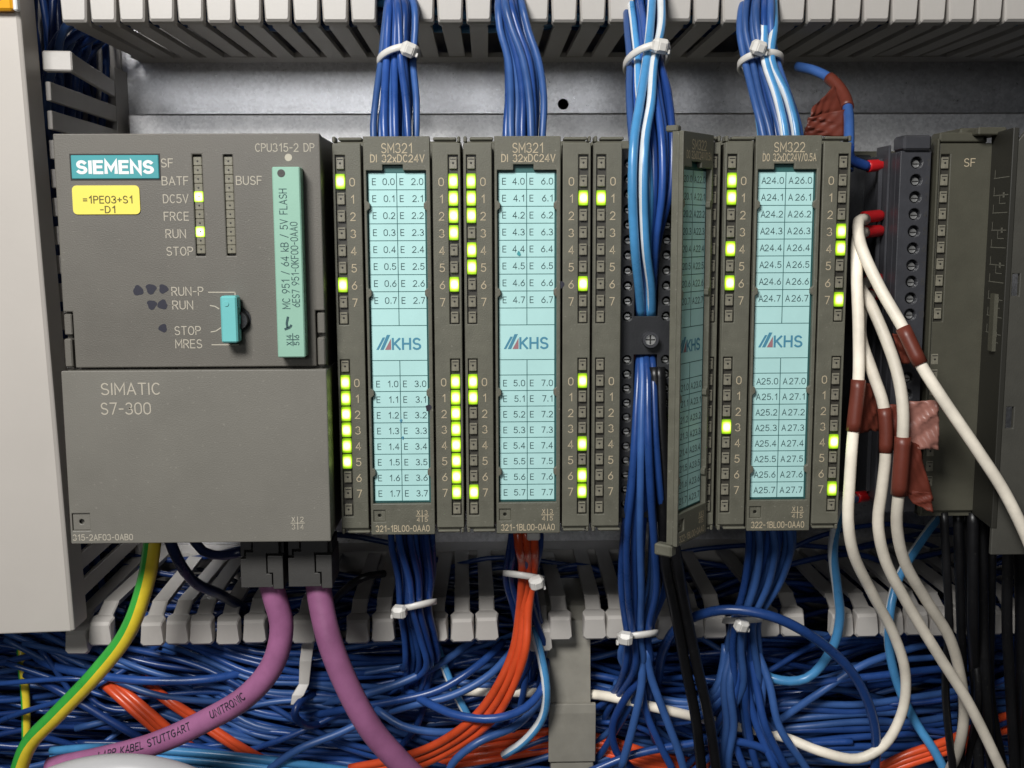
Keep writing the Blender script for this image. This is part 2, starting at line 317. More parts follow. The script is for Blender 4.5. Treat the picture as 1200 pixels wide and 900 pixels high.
def ribbon(st, w):
    closed = len(st) > 3 and math.hypot(st[0][0]-st[-1][0], st[0][1]-st[-1][1]) < 1e-6; p = st[:-1] if closed else st; n = len(p); L = []; R = []
    for i in range(n):
        a = p[i-1] if (i > 0 or closed) else None; b = p[(i+1) % n] if (i < n-1 or closed) else None; c = p[i]
        d1 = (c[0]-a[0], c[1]-a[1]) if a else None; d2 = (b[0]-c[0], b[1]-c[1]) if b else None
        d1 = d1 or d2; d2 = d2 or d1; l1 = math.hypot(*d1) or 1e-9; l2 = math.hypot(*d2) or 1e-9
        n1 = (-d1[1]/l1, d1[0]/l1); n2 = (-d2[1]/l2, d2[0]/l2); m = (n1[0]+n2[0], n1[1]+n2[1]); lm = math.hypot(*m)
        if lm < 0.2: m = n1; k = 1
        else: m = (m[0]/lm, m[1]/lm); k = 1/max(0.4, m[0]*n1[0]+m[1]*n1[1])
        ex = (0, 0)
        if not closed and i == 0: ex = (-d2[0]/l2*w*.4, -d2[1]/l2*w*.4)
        if not closed and i == n-1: ex = (d1[0]/l1*w*.4, d1[1]/l1*w*.4)
        L.append((c[0]+ex[0]+m[0]*w/2*k, c[1]+ex[1]+m[1]*w/2*k)); R.append((c[0]+ex[0]-m[0]*w/2*k, c[1]+ex[1]-m[1]*w/2*k))
    q = [[i, (i+1) % n, n+(i+1) % n, n+i] for i in range(n if closed else n-1)]
    return L+R, q
def layout(string, h, width=None, font='reg', track=0.0):
    """list of strokes: (xs, zs, faces, lift)"""
    W = WEIGHT[font]; gap = 0.20+W*0.45; x = W/2; out = []
    for ch in string:
        w, sts = SF[ch]
        for k, st in enumerate(sts): v, q = ribbon(st, W); out.append(([x+a for a, _ in v], [b for _, b in v], q, k))
        x += w+gap+track
    x += W/2-gap; sx = (width/x) if width else h
    return [([a*sx for a in xs], [b*h for b in zs], q, 0.012*k) for xs, zs, q, k in out], x*sx
def text(mb, string, x, z, h, y, align='L', width=None, font='reg', m=0, vert=False, track=0.0):
    """print on a face looking towards -Y; z is the middle of the capitals"""
    L, w = layout(string, h, width, font, track); off = {'L': 0, 'C': -w/2, 'R': -w}[align]
    for xs, zs, fs, lf in L:
        if vert: vs = [(x-(c-h/2), y-lf, z+off+a) for a, c in zip(xs, zs)]
        else: vs = [(x+off+a, y-lf, z+c-h/2) for a, c in zip(xs, zs)]
        mb.add(vs, fs, m)
def text_px(mb, string, pxl, pxr, pyc, hpx, Y, font='reg', m=0, lift=0.08):
    a = P(pxl, pyc, Y); b = P(pxr, pyc, Y); h = P(pxl, pyc-hpx, Y).z-a.z
    text(mb, string, a.x, a.z, h, Y-lift, width=b.x-a.x, font=font, m=m)

# ================================================================== the setting
PLATE_Y = 130
mb = MB()
hole = P(660, 122, PLATE_Y)
ring = lambda x, z, r, n=16: [(x+r*math.cos(2*math.pi*i/n), z+r*math.sin(2*math.pi*i/n)) for i in range(n)]
mb.plate([(-260, -220), (330, -220), (330, 260), (-260, 260)], [ring(hole.x, hole.z, 2.3)], PLATE_Y, PLATE_Y+2.5)
tag(obj('mounting_plate', mb, 'zinc'), None, None, kind='structure')
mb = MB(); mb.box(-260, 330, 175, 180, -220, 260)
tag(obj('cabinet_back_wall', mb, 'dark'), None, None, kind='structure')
mb = MB(); mb.box(-99, 300, 121, 128, 2, 144.5, 0.8)
tag(obj('mounting_rail', mb, 'rail'), None, None, kind='structure')

# ================================================================== cable ducts
DF = 42.0          # depth of the finger tips
TZ, BZ = 166.0, -42.0
def finger_mesh(w, wl, up, lip, bend=0.0):
    """finger lying in a horizontal wall, origin at the tip; 'up' = side on which the lip hangs"""
    m = MB(); th = 1.7
    z0, z1 = (0, th) if up > 0 else (-th, 0)
    yb = 116-DF
    # shaft: wide near the tip, slightly waisted further back
    y9 = 13 if bend else 9
    prof = [(-w/2, y9), (w/2, y9), (w/2, yb), (-w/2, yb)]
    m.add([(x, y, z0) for x, y in prof]+[(x, y, z1) for x, y in prof], [(0, 1, 2, 3), (4, 5, 6, 7), (0, 1, 5, 4), (1, 2, 6, 5), (2, 3, 7, 6), (3, 0, 4, 7)])
    # neck and flared tip, as rings of a rounded cross-section
    secs = [(13.0, w/2, 0.0, th), (6.2, w/2, bend*0.8, bend+2.2), (5.9, wl/2-0.9, bend*0.85, lip-3.2), (4.2, wl/2-0.1, bend*0.9, lip-0.6), (1.0, wl/2, bend+0.5, lip), (0.0, wl/2-0.3, bend+1.5, lip-0.8)] if bend else [(9.0, w/2, 0.0, th), (5.5, w/2, 0.2, 2.6), (4.6, wl/2-0.5, 0.0, 4.5), (3.0, wl/2, 0.0, lip-1.0), (0.9, wl/2, 0.4, lip), (0.0, wl/2-0.5, 1.2, lip-0.7)]
    vs = []; fs = []
    for y, hw, za, zb in secs:
        if up < 0: za, zb = -za, -zb
        d = 0.5*(1 if zb > za else -1)
        fl = 0.45 if y < 4 else 0.0
        vs += [(-hw+0.5+fl, y, za), (hw-0.5-fl, y, za), (hw-fl*1.3, y, za+d), (hw+0.0, y, zb-d*2), (hw-1.0, y, zb), (-hw+1.0, y, zb), (-hw, y, zb-d*2), (-hw+fl*1.3, y, za+d)]
    for i in range(len(secs)-1):
        for k in range(8): fs.append([i*8+k, i*8+(k+1) % 8, (i+1)*8+(k+1) % 8, (i+1)*8+k])
    fs.append(list(range(8))); fs.append([40+k for k in range(8)])
    m.add(vs, fs)
    return m.mesh('finger', 'duct')
top_f = finger_mesh(6.4, 9.35, +1, 16); bot_f = finger_mesh(5.7, 8.7, -1, 12.8, 3.4)
td = thing('cable_duct', 'pale grey slotted cable duct running along the top edge, seen from below', 'cable duct', (60, 42, TZ), 'slotted cable ducts')
mb = MB(); mb.box(-95, 330, 116, PLATE_Y-0.3, TZ, TZ+1.9); mb.box(-95, 330, 127.5, PLATE_Y-0.4, TZ+1.9, 246); obj('base', mb, 'duct', td)
mb = MB(); mb.box(-95, 330, 39.2, 41.2, TZ+11, 246, 0.3); mb.box(-95, 330, 39.2, 120, 246.2, 248); obj('cover', mb, 'lid', td)  # unseen cover above the frame, added to darken the duct inside
topgaps = [(458, 463), (592, 598), (757, 764), (891, 898)]
x = P(103.5, 20, DF).x-9.68/2
k = 0
while x < 300:
    pxm = 600+ (x-56.5)/0.287
    if not any(a-14 < pxm < b+14 for a, b in topgaps):
        o = put('finger', top_f, (x, DF+random.uniform(-0.3, 0.3), TZ+random.uniform(-0.25, 0.25)), td); o.rotation_euler = (random.uniform(-.006, .006), 0, random.uniform(-.008, .008))
    x += 9.68
bd = thing('cable_duct', 'pale grey slotted cable duct below the modules, open and full of wires', 'cable duct', (60, 42, BZ), 'slotted cable ducts')
mb = MB(); mb.box(-150, 330, 116, PLATE_Y-0.3, BZ+0.7, BZ+2.6); mb.box(-150, 330, 127.5, PLATE_Y-0.4, -150, BZ+0.7)
mb.box(-150, 330, 44, 127.4, -150, -148.2); obj('base', mb, 'duct', bd)
bot_px = [(90, 775), (118, 757), (178, 752), (207, 751), (236, 751), (267, 751), (298, 751), (356, 753), (419, 751), (449, 750), (511, 750), (542, 749), (571, 749),
          (634, 765), (657, 746), (697, 747), (724, 747), (783, 745), (812, 745), (838, 745), (901, 744), (930, 744), (987, 744), (1016, 743), (1046, 743), (1075, 742), (1104, 741), (1134, 740), (1163, 739), (1192, 738)]
for px, py in bot_px:
    p = P(px, py, DF); dz = 0
    if py == 765: dz = -4.5
    if py == 775: dz = -3.0
    o = put('finger', bot_f, (p.x, DF+random.uniform(-.4, .4), BZ+2.6+dz+random.uniform(-.3, .3)), bd); o.rotation_euler = (random.uniform(-.01, .01)+dz*-0.012, 0, random.uniform(-.03, .03))
# left upright duct: fingers lie in the wall x = LX
LX = -101.0
ld = thing('cable_duct', 'pale grey upright slotted cable duct at the left, mostly under its cover', 'cable duct', (LX-40, 42, -40), 'slotted cable ducts')
mb = MB(); mb.box(LX-1.8, LX, 114, PLATE_Y-0.3, -42, 162); mb.box(LX-88, LX-1.8, 127.5, PLATE_Y-0.4, -42, 230); obj('base', mb, 'duct', ld)
mb = MB(); mb.box(-1.7, 0, 4, 72, -3.15, 3.15, 0.25); mb.box(-9.0, 0.5, -1, 4, -3.3, 3.3, 0.5)
lf = mb.mesh('finger', 'duct'); mb = MB(); mb.box(-1.7, 0, 0, 72, -3.15, 3.15, 0.25); lf2 = mb.mesh('finger', 'duct')
for i in range(20): o = put('finger', lf if i == 0 else lf2, (LX+(9.0 if i == 0 else 1.6), DF, 153.5-i*9.72+random.uniform(-.2, .2)), ld); o.rotation_euler.z = math.radians(7.2 if i == 0 else 1.3)

# cover of the upright duct
lid = thing('duct_cover', 'beige snap-on cover of the upright duct, big plain panel at the left edge', 'duct cover', (-140, 26, -41))
mb = MB()
prof = [(-190, 40), (-190, 26), (-97.6, 26), (-96.4, 27.0), (-96.4, 39.5), (-98.2, 39.5), (-98.2, 28.2), (-188.4, 28.2), (-188.4, 40)]
n = len(prof)
for za, zb in ((-41.5, 205),):
    mb.add([(x, y, za) for x, y in prof]+[(x, y, zb) for x, y in prof], [list(range(n)), list(range(n, 2*n))]+[[i, (i+1) % n, n+(i+1) % n, n+i] for i in range(n)])
obj('panel', mb, 'lid', lid, bevel=0.5); lid.rotation_euler.y = math.radians(-1.5)
# amber marker strip at the top of the cover
a = P(-6, -10, 25.4); b = P(24, 14, 25.4)
mb = MB(); mb.box(a.x-14, b.x-1.4, 22.5, 25.8, b.z, b.z+22, 0.7); mb2 = MB(); mb2.box(b.x-1.35, b.x, 22.9, 25.8, b.z, b.z+22, 0.4)
am = thing('marker_strip', 'amber yellow glossy marker strip at the top left corner of the cover', 'marker', (a.x, 25.8, b.z))
obj('strip', mb, 'amber', am); obj('end_glint', mb2, 'white', am)  # white end piece is a painted reflection on the glossy strip

# ================================================================== LED light pipes
def led_mesh(w, h, lit):
    m = MB()
    if lit:
        m.box(-w/2, w/2, -0.55, 0.6, -h/2, h/2, 0.18, 1); m.quad(-w/2+0.3, w/2-0.3, -h/2+0.85, h/2-0.7, -0.60, 0)
        return m.mesh('led', ['led_on', 'led_rim'])
    m.box(-w/2, w/2, -0.1, 0.8, -h/2, h/2, 0.16); m.disc(0, -0.14, 0, 0.34, 10, 1); m.quad(-w/2+0.3, w/2-0.3, h/2-0.75, h/2-0.45, -0.13, 1)
    return m.mesh('led', ['led_off', 'dark'])
LED_ON, LED_OFF = led_mesh(2.85, 4.6, True), led_mesh(2.35, 3.55, False)
UP = [212.3+20.15*i for i in range(8)]; LO = [447.2+18.5*i for i in range(8)]
ZU = [PZ(y) for y in UP]; ZL = [PZ(y) for y in LO]
ZCOL = [(PZ(181.5), PZ(380)), (PZ(420.5), PZ(604))]
XM = [(PZ(191), PZ(372)), (PZ(428.5), PZ(596))]

# ================================================================== I/O modules
PAP0, PAP1 = PZ(202), PZ(587.5)      # top and bottom of the paper
rows = [202+19.95*i for i in range(10)] + [422.5] + [440.5+18.4*i for i in range(9)]
ROWZ = [PZ(y) for y in rows]; ROWZ[-1] = PAP1
def label_strip(x0, addr, parent, hinge, ang, name_group):
    xl, xr, y = x0+11.0, x0+28.6, 1.4
    xm = (xl+xr)/2
    mb = MB(); mb.box(xl, xr, y, y+0.25, PAP1, PAP0)
    o = obj('label_strip', mb, 'paper', parent, hinge); o.rotation_euler.z = ang
    mb = MB(); w = 0.22
    for i, z in enumerate(ROWZ): mb.box(xl, xr, y-0.03, y, z-w/2, z+w/2)
    mb.box(xm-w/2, xm+w/2, y-0.05, y-0.03, ROWZ[9], PAP0); mb.box(xm-w/2, xm+w/2, y-0.05, y-0.03, PAP1, ROWZ[10])
    for xx in (xl+0.1, xr-0.1): mb.box(xx-0.1, xx+0.1, y-0.05, y-0.03, PAP1, PAP0)
    g = obj('ruled_lines', mb, 'line', o, hinge)
    mb = MB(); pre, a = addr
    for half, (top, base) in enumerate(((0, 0), (11, 1))):
        for i in range(8):
            zc = (ROWZ[top+i]+ROWZ[top+i+1])/2
            for c, xx in ((0, xl+0.35), (2, xm)):
                n = '%d.%d' % (a+base+c, i)
                text(mb, pre, xx+0.9, zc-0.1, 1.85, y-0.05, font='lab')
                text(mb, n, (xm if c == 0 else xr)-0.55, zc-0.1, 1.85, y-0.05, 'R', font='lab', track=0.03)
    obj('lettering', mb, 'ink', o, hinge)
    zc = (ROWZ[9]+ROWZ[10])/2 - 0.1; mb = MB(); yy = y-0.06; b = zc-2.0
    X = xl+1.5
    mb.poly([(X, b), (X+0.75, b), (X+2.85, b+3.9), (X+2.1, b+3.9)], yy, 0)
    mb.poly([(X+1.25, b), (X+2.3, b), (X+4.45, b+4.7), (X+3.4, b+4.7)], yy, 0)
    mb.poly([(X+2.75, b), (X+4.65, b), (X+4.65, b+3.5)], yy, 1)
    text(mb, 'KHS', xl+6.4, b+1.85, 3.3, yy, width=9.2, font='semi', m=0)
    obj('emblem', mb, ['logoblue', 'logored'], o, hinge)
    return o

def crossmark(mb, x, z, a, b, c, d, y, m=0, s=1.0, vert=False):
    w = 0.22*s
    mb.box(x-2.1*s, x+2.1*s, y, y+0.03, z-w/2, z+w/2, 0, m); mb.box(x-w/2, x+w/2, y-0.03, y, z-2.0*s, z+2.0*s, 0, m)
    for t, dx, dz in ((a, -1.25, 1.15), (b, 1.25, 1.15), (c, -1.25, -1.15), (d, 1.25, -1.15)):
        text(mb, t, x+dx*s, z+dz*s, 1.35*s, y, 'C', m=m, vert=vert)

def make_module(x0, label, title, sub, order, addr, leds, open_ang=0.0):
    root = thing('input_output_module', label, 'module', (x0+20, 0, 0), 'signal modules on the rail')
    # housing behind the front strips
    mb = MB(); mb.box(x0+0.35, x0+39.65, 10, 118, 0.6, 124.2, 0.6)
    mb.box(x0+0.35, x0+9.0, 1.2, 10, 1.5, 122.5); mb.box(x0+31.0, x0+39.65, 1.2, 10, 1.5, 122.5)
    obj('housing', mb, 'housing', root)
    zt, zb = PZ(167.5), PZ(618)
    for side in (0, 1):
        xa, xb = (x0+0.5, x0+9.1) if side == 0 else (x0+30.9, x0+39.5)
        lx = (x0+2.75) if side == 0 else (x0+37.25)
        holes = [[(lx-1.55, z1), (lx+1.55, z1), (lx+1.55, z0), (lx-1.55, z0)] for z0, z1 in ZCOL]
        mb = MB(); mb.plate([(xa, zb), (xb, zb), (xb, zt), (xa, zt)], holes, 0, 1.15)
        st = obj('led_strip', mb, 'housing', root, bevel=0.25)
        for z0, z1 in ZCOL:
            mb = MB(); mb.box(lx-1.7, lx+1.7, 1.16, 1.35, z1-0.1, z0+0.1); obj('led_channel', mb, 'chan', st)
        lit = leds[side]
        for grp, (Z, ends) in enumerate(((ZU, XM[0]), (ZL, XM[1]))):
            put('led', LED_OFF, (lx, 0.25, ends[0]), root); put('led', LED_OFF, (lx, 0.25, ends[1]), root)
            for i in range(8):
                on = i in lit[grp]
                put('led', LED_ON if on else LED_OFF, (lx, 0.25, Z[i]), root)
        mb = MB(); dx = x0+6.35 if side == 0 else x0+33.55
        for Z in (ZU, ZL):
            for i in range(8): text(mb, str(i), dx, Z[i]-0.2, 2.35, -0.06, 'C', font='thin')
        obj('digits', mb, 'engrave', st)
        # hinge lugs above and below the strip
        xc0, xc1 = (x0+2.4, x0+9.6) if side == 0 else (x0+31.2, x0+38.3)
        xe0, xe1 = ((x0+0.5), (x0+1.5)) if side == 0 else ((x0+38.6), (x0+39.5))
        for q in ((xc0, xc1, -0.3, 5, zt+0.75, 124.6), (xc0, xc1, -0.3, 5, 0.7, zb-0.75), (xe0, xe1, 0.1, 6, zt+0.2, 124.9), (xe0, xe1, 0.1, 6, 0.4, zb-0.2)):
            mb = MB(); mb.box(*q, 0.3); obj('hinge_lug', mb, 'housing', root)
    # door with its label window
    closed = open_ang == 0
    hinge = (x0+30.6, 0.0, 0.0)
    xl, xr = x0+9.9, x0+30.2; wl, wr = x0+10.7, x0+29.0
    wt, wb = PZ(199.5), PZ(589.5)
    tabs = [PZ(241), PZ(343), PZ(460), PZ(553)]
    hl = [(wl, wt), (wl+5.0, wt), (wl+5.0, wt+1.7), (wl+11.2, wt+1.7), (wl+11.2, wt), (wr, wt)]
    for z in tabs: hl += [(wr, z+1.5), (wr-0.9, z+0.8), (wr-0.9, z-0.8), (wr, z-1.5)]
    hl += [(wr, wb), (wl, wb)]
    for z in reversed(tabs): hl += [(wl, z-1.5), (wl+0.9, z-0.8), (wl+0.9, z+0.8), (wl, z+1.5)]
    zsq = PZ(603.5); sx = x0+12.6
    sq = [(sx-1.9, zsq-1.9), (sx+1.9, zsq-1.9), (sx+1.9, zsq+1.9), (sx-1.9, zsq+1.9)]
    mb = MB(); mb.plate([(xl, 0.2), (xr, 0.2), (xr, 124.9), (xl, 124.9)], [hl, sq], -0.3, 1.2)
    mb.box(xl+0.2, xr-0.2, 1.9, 3.0, 0.6, 124.6)
    mb.box(xl, xl+0.9, 1.2, 3.4, 0.4, 124.8); mb.box(xr-0.9, xr, 1.2, 3.4, 0.4, 124.8)
    mb.plate(sq, [ring(sx, zsq, 0.55, 10)], 0.25, 0.8)
    if not closed:
        mb.box(xl-0.2, xl+2.4, 1.6, 5.6, 124.7, 126.6, 0.4); mb.box(xl-0.3, xl+3.2, 1.4, 7.5, -3.4, 0.3, 0.5)
        mb.box(xl-0.02, xl+0.5, 1.9, 2.8, 111.0, 112.2)
    dr = obj('door', mb, 'housing', root, hinge, bevel=0.22); dr.rotation_euler.z = open_ang
    mb = MB(); mb.box(wl-0.05, wr+0.05, 1.62, 1.88, wb, wt+1.8); bk = obj('label_backing', mb, 'edge_teal', dr, hinge)
    mb = MB(); cx = x0+20.2
    text(mb, title, cx, PZ(173.5), 2.75, -0.36, 'C', width=9.6, font='thin'); text(mb, sub, cx+0.1, PZ(185.5), 2.1, -0.36, 'C', width=16.6, font='reg')
    text(mb, order, x0+19.9, PZ(618.3), 1.9, -0.36, 'C', width=17.2)
    crossmark(mb, x0+26.2, PZ(604), 'X', '3', '4', '5', -0.36, s=0.98)
    obj('lettering', mb, 'engrave', dr, hinge)
    label_strip(x0, addr, root, hinge, open_ang, title)
    if not closed:
        off = Vector((6.4, -1.2, 0))*S
        for c in root.children:
            if c.name.split('.')[0] in ('door', 'label_strip'): c.location += off
    return root
A_ = range(8)
make_module(0, 'first input module, closed, directly right of the controller', 'SM321', 'DI 32xDC24V', '321-1BL00-0AA0', ('E', 0),
            [[(0, 6), (0, 1, 2, 3, 4, 5)], [(0, 1, 2, 3, 6), tuple(A_)]])
make_module(40, 'second input module, closed, left of the open module', 'SM321', 'DI 32xDC24V', '321-1BL00-0AA0', ('E', 4),
            [[(0, 1, 2, 4, 5), (0, 1, 7)], [(1, 6), (0, 4, 6, 7)]])
mod3 = make_module(80, 'output module with its door swung open, black terminal block and blue wires showing', 'SM322', 'DO 32xDC24V/0.5A', '322-1BL00-0AA0', ('A', 20),
            [[(1,), ()], [(), ()]], math.radians(53))
make_module(120.4, 'last output module, closed, between the open module and the white cables', 'SM322', 'DO 32xDC24V/0.5A', '322-1BL00-0AA0', ('A', 24),
            [[(0, 1, 4, 6), (3,)], [(3, 4, 7), (4, 7)]])

def ink_spot(px, py, r, Y, parent, m):
    c = P(px, py, Y); k = random.random()*6; mb = MB()
    mb.poly([(c.x+r*(1+.25*math.sin(3*t+k))*math.cos(t), c.z+r*1.3*(1+.2*math.sin(2*t+k))*math.sin(t)) for t in [2*math.pi*i/16 for i in range(16)]], Y-0.07); obj('ink_spot', mb, m, parent)
ink_spot(608, 297, 0.55, 1.25, bpy.data.objects['input_output_module.001'], 'badge'); ink_spot(470, 493, 0.4, 1.25, bpy.data.objects['input_output_module'], 'logoblue'); ink_spot(472, 513, 0.35, 1.25, bpy.data.objects['input_output_module'], 'logoblue')
ink_spot(657, 334, 1.0, 0.0, bpy.data.objects['input_output_module.001'], 'marker'); ink_spot(502, 478, 0.9, -0.3, bpy.data.objects['input_output_module'], 'marker')
# terminal block inside the open module
def screw_mesh(r):
    m = MB(); m.cyl(0, 0, 0, 1.2, r, 12); m.box(-r*0.9, r*0.9, -0.12, 0.0, -0.18, 0.18, 0, 1)
    return m.mesh('terminal_screw', ['steel', 'dark'])
SCR = screw_mesh(0.95)
x0 = 80; CY = 5.0
chan = (P(743.5, 360, CY).x, P(771, 360, CY).x)
hx = (P(735.5, 360, CY).x, P(781, 360, CY).x)
up_rows = [PZ(372-18.0*i, CY) for i in range(11)]; lo_rows = [PZ(423+17.0*i, CY) for i in range(11)]
holes = [ring(xx, z, 1.5, 10) for xx in hx for z in up_rows+lo_rows]
holes.append([(chan[0], PZ(372, CY)), (chan[1], PZ(372, CY)), (chan[1], 119), (chan[0], 119)])
holes.append([(chan[0], 6), (chan[1], 6), (chan[1], PZ(417, CY)), (chan[0], PZ(417, CY))])
mb = MB(); mb.plate([(x0+9.2, 3.5), (x0+30.8, 3.5), (x0+30.8, 121.5), (x0+9.2, 121.5)], holes, CY, CY+5)
mb.box(x0+9.3, x0+30.7, CY+5, CY+6, 3.6, 121.4)
tb = obj('terminal_block', mb, 'black', mod3, bevel=0.15)
mb = MB(); mb.box(chan[0]+0.6, chan[1]-0.6, CY+3.2, CY+4.9, PZ(425, CY), PZ(417.5, CY)); obj('red_key', mb, 'red_deep', tb)
for xx in hx:
    for z in up_rows+lo_rows: put('terminal_screw', SCR, (xx+0.3, CY+3.0, z-0.3), tb)
c = P(762, 398, CY-2); mb = MB()
mb.cyl(c.x, c.z, CY-3.2, CY+0.5, 2.5, 20, 0, cap=False); mb.plate(ring(c.x, c.z, 2.5, 20), [ring(c.x, c.z, 1.75, 20)], CY-3.2, CY-2.9, 0)
mb.cyl(c.x, c.z, CY-2.2, CY, 1.72, 18, 1); mb.box(c.x-1.5, c.x+1.5, CY-2.3, CY-2.2, c.z-0.22, c.z+0.22, 0, 2); mb.box(c.x-0.22, c.x+0.22, CY-2.32, CY-2.3, c.z-1.5, c.z+1.5, 0, 2)
obj('fixing_screw', mb, ['greyblack', 'steel', 'dark'], tb)

# ================================================================== controller
FY, LY = -8.0, -11.5
cpu = thing('controller', 'grey controller unit with teal badge, yellow tag and mint memory card', 'controller', (-40, FY, 0))
zmid = P(230, 432, FY).z
tl = P(65, 160, FY); tr = P(377, 160, FY)
XL, XR = -80.6, -2.0
mb = MB()
for_h = []
c1 = (P(225, 181, FY).x, P(236, 181, FY).x); c2 = (P(261.5, 181, FY).x, P(272, 181, FY).x)
zc0, zc1 = P(230, 181, FY).z, P(240, 300, FY).z
notch = [(XL, zmid+0.2), (XL+2.2, zmid+0.2)]
outer = [(XL+2.8, zmid+0.5), (XR-2.8, zmid+0.5), (XR-2.8, zmid+17.5), (XR, zmid+17.5), (XR, 125.2), (XL, 125.2), (XL, zmid+17.5), (XL+2.8, zmid+17.5)]
for a, b in (c1, c2): for_h.append([(a, zc1), (b, zc1), (b, zc0), (a, zc0)])
# key switch opening
kc = P(279, 375, FY); for_h.append(ring(kc.x, kc.z, 3.9, 20))
mb.plate(outer, for_h, FY, FY+2.2)
mb.box(XL+0.2, XR-0.2, FY+4.0, 118, 1, 125.0, 0.5)
mb.box(XL+0.1, XL+1.6, FY+2.2, FY+4, zmid+1, 125); mb.box(XR-1.6, XR-0.1, FY+2.2, FY+4, zmid+1, 125); mb.box(XL+0.1, XR-0.1, FY+2.2, FY+4, 123.5, 125.1)
body = obj('housing', mb, 'cpu', cpu, bevel=0.35)
for sx, s in ((XL, 1), (XR, -1)):
    a, b = sorted((sx, sx+s*2.3))
    mb = MB(); mb.box(a, b, FY+0.3, FY+4, zmid+10.5, zmid+16.8, 0.3); obj('flap_hinge', mb, 'cpu', cpu)
    mb = MB(); mb.box(a, b, FY-0.8, FY+4, zmid+0.8, zmid+9.4, 0.4); obj('flap_hinge', mb, 'cpu', cpu)
for c in (c1, c2):
    mb = MB(); mb.box(c[0]-0.1, c[1]+0.1, FY+2.3, FY+2.6, zc1, zc0); obj('led_channel', mb, 'chan', cpu)
m = MB(); w = c1[1]-c1[0]-0.3
m.box(-w/2, w/2, -0.1, 1, -1.25, 1.25, 0.15); m.disc(0, -0.13, 0, 0.3, 8, 1); CO = m.mesh('led', ['led_off', 'dark'])
m = MB(); m.box(-w/2-0.1, w/2+0.1, -0.4, 1, -1.6, 1.6, 0.2, 1); m.quad(-w/2+0.1, w/2-0.1, -1.3, 1.3, -0.45, 0); m.disc(0.15, -0.5, 0.1, 0.25, 8, 2); CN = m.mesh('led', ['led_on', 'led_rim', 'dark'])
for col, cc in enumerate((c1, c2)):
    for i in range(11):
        z = zc0+(zc1-zc0)*(i+0.75)/11.5
        put('led', CN if (col == 0 and i in (4, 8)) else CO, ((cc[0]+cc[1])/2, FY+0.6, z), cpu)
# lower flap
fl0, fl1 = P(81, 635, LY), P(389, 635, LY); fz1 = P(230, 434, LY).z; fz0 = P(230, 636, LY).z
sqc = P(95, 612, LY)
sq = [(sqc.x-2.7, sqc.z-2.7), (sqc.x+2.7, sqc.z-2.7), (sqc.x+2.7, sqc.z+2.7), (sqc.x-2.7, sqc.z+2.7)]
mb = MB(); mb.plate([(XL-0.4, fz0), (XR+0.6, fz0), (XR+0.6, fz1), (XL-0.4, fz1)], [sq], LY, LY+1.6)
mb.plate(sq, [ring(sqc.x, sqc.z, 0.75, 12)], LY+0.6, LY+1.2)
mb.box(XL, XR+0.2, LY+1.6, LY+14, fz1-1.6, fz1-0.2); mb.box(XL-0.3, XL+1.2, LY+1.6, LY+40, fz0+0.4, fz1-0.4); mb.box(XR-1, XR+0.5, LY+1.6, LY+40, fz0+0.4, fz1-0.4)
mb.box(XL+0.4, XR, LY+2.2, LY+3, fz0+0.6, fz1-0.6)
flap = obj('flap', mb, 'flap', cpu, bevel=0.5)
mb = MB()
text_px(mb, 'SIMATIC', 118, 188, 456, 13, LY, 'thin'); text_px(mb, 'S7-300', 118, 177, 479, 13, LY, 'thin')
text_px(mb, '315-2AF03-0AB0', 85.5, 156, 630, 6.5, LY)
cm = P(349, 613, LY); crossmark(mb, cm.x, cm.z, 'X', '2', '3', '4', LY-0.1, s=1.05)
obj('lettering', mb, 'engrave2', flap)
mb = MB()
for t, xa, xb, y in (('SF', 188.5, 203, 191), ('BATF', 189.5, 221, 212), ('DC5V', 191, 221, 233), ('FRCE', 192, 221.5, 253.5), ('RUN', 194, 218, 274), ('STOP', 195, 226.5, 294.5),
                     ('BUSF', 276.5, 307, 211.5), ('RUN-P', 201, 238.5, 341.5), ('RUN', 202, 226.5, 357.5), ('STOP', 204.5, 235.5, 387.5), ('MRES', 205.5, 237, 403)):
    text_px(mb, t, xa, xb, y, 9.5, FY, 'thin')
text_px(mb, 'CPU315-2 DP', 299, 368.5, 173, 9, FY, 'thin')
d = P(338, 184.5, FY); mb.disc(d.x, FY-0.09, d.z, 1.1, 16)
def pline(pts, w=0.32):
    q = [P(a, b, FY) for a, b in pts]
    for a, b in zip(q, q[1:]):
        n = Vector((-(b.z-a.z), 0, b.x-a.x)).normalized()*(w/2)
        mb.add([(a.x-n.x, FY-0.08, a.z-n.z), (b.x-n.x, FY-0.08, b.z-n.z), (b.x+n.x, FY-0.08, b.z+n.z), (a.x+n.x, FY-0.08, a.z+n.z)], [(0, 1, 2, 3)])
pline([(244, 342.5), (275.5, 342.5), (275.5, 348)]); pline([(246, 358), (252, 359), (257, 362)]); pline([(247, 389), (253, 388), (259, 384)]); pline([(248, 404), (280, 404)])
obj('lettering', mb, 'engrave2', body)
# badge
a, b = P(83, 182, FY), P(187, 209.5, FY); mb = MB(); mb.box(a.x, b.x, FY-0.35, FY+0.2, b.z, a.z, 0.2)
bg = obj('badge', mb, 'badge', cpu)
mb = MB(); mb.plate([(a.x-0.45, b.z-0.45), (b.x+0.45, b.z-0.45), (b.x+0.45, a.z+0.45), (a.x-0.45, a.z+0.45)], [[(a.x, b.z), (b.x, b.z), (b.x, a.z), (a.x, a.z)]], FY-0.05, FY+0.1); obj('badge_edge', mb, 'dark', bg)
mb = MB(); text_px(mb, 'SIEMENS', 89, 180.5, 196, 13, FY-0.35, 'bold'); obj('lettering', mb, 'white', bg)
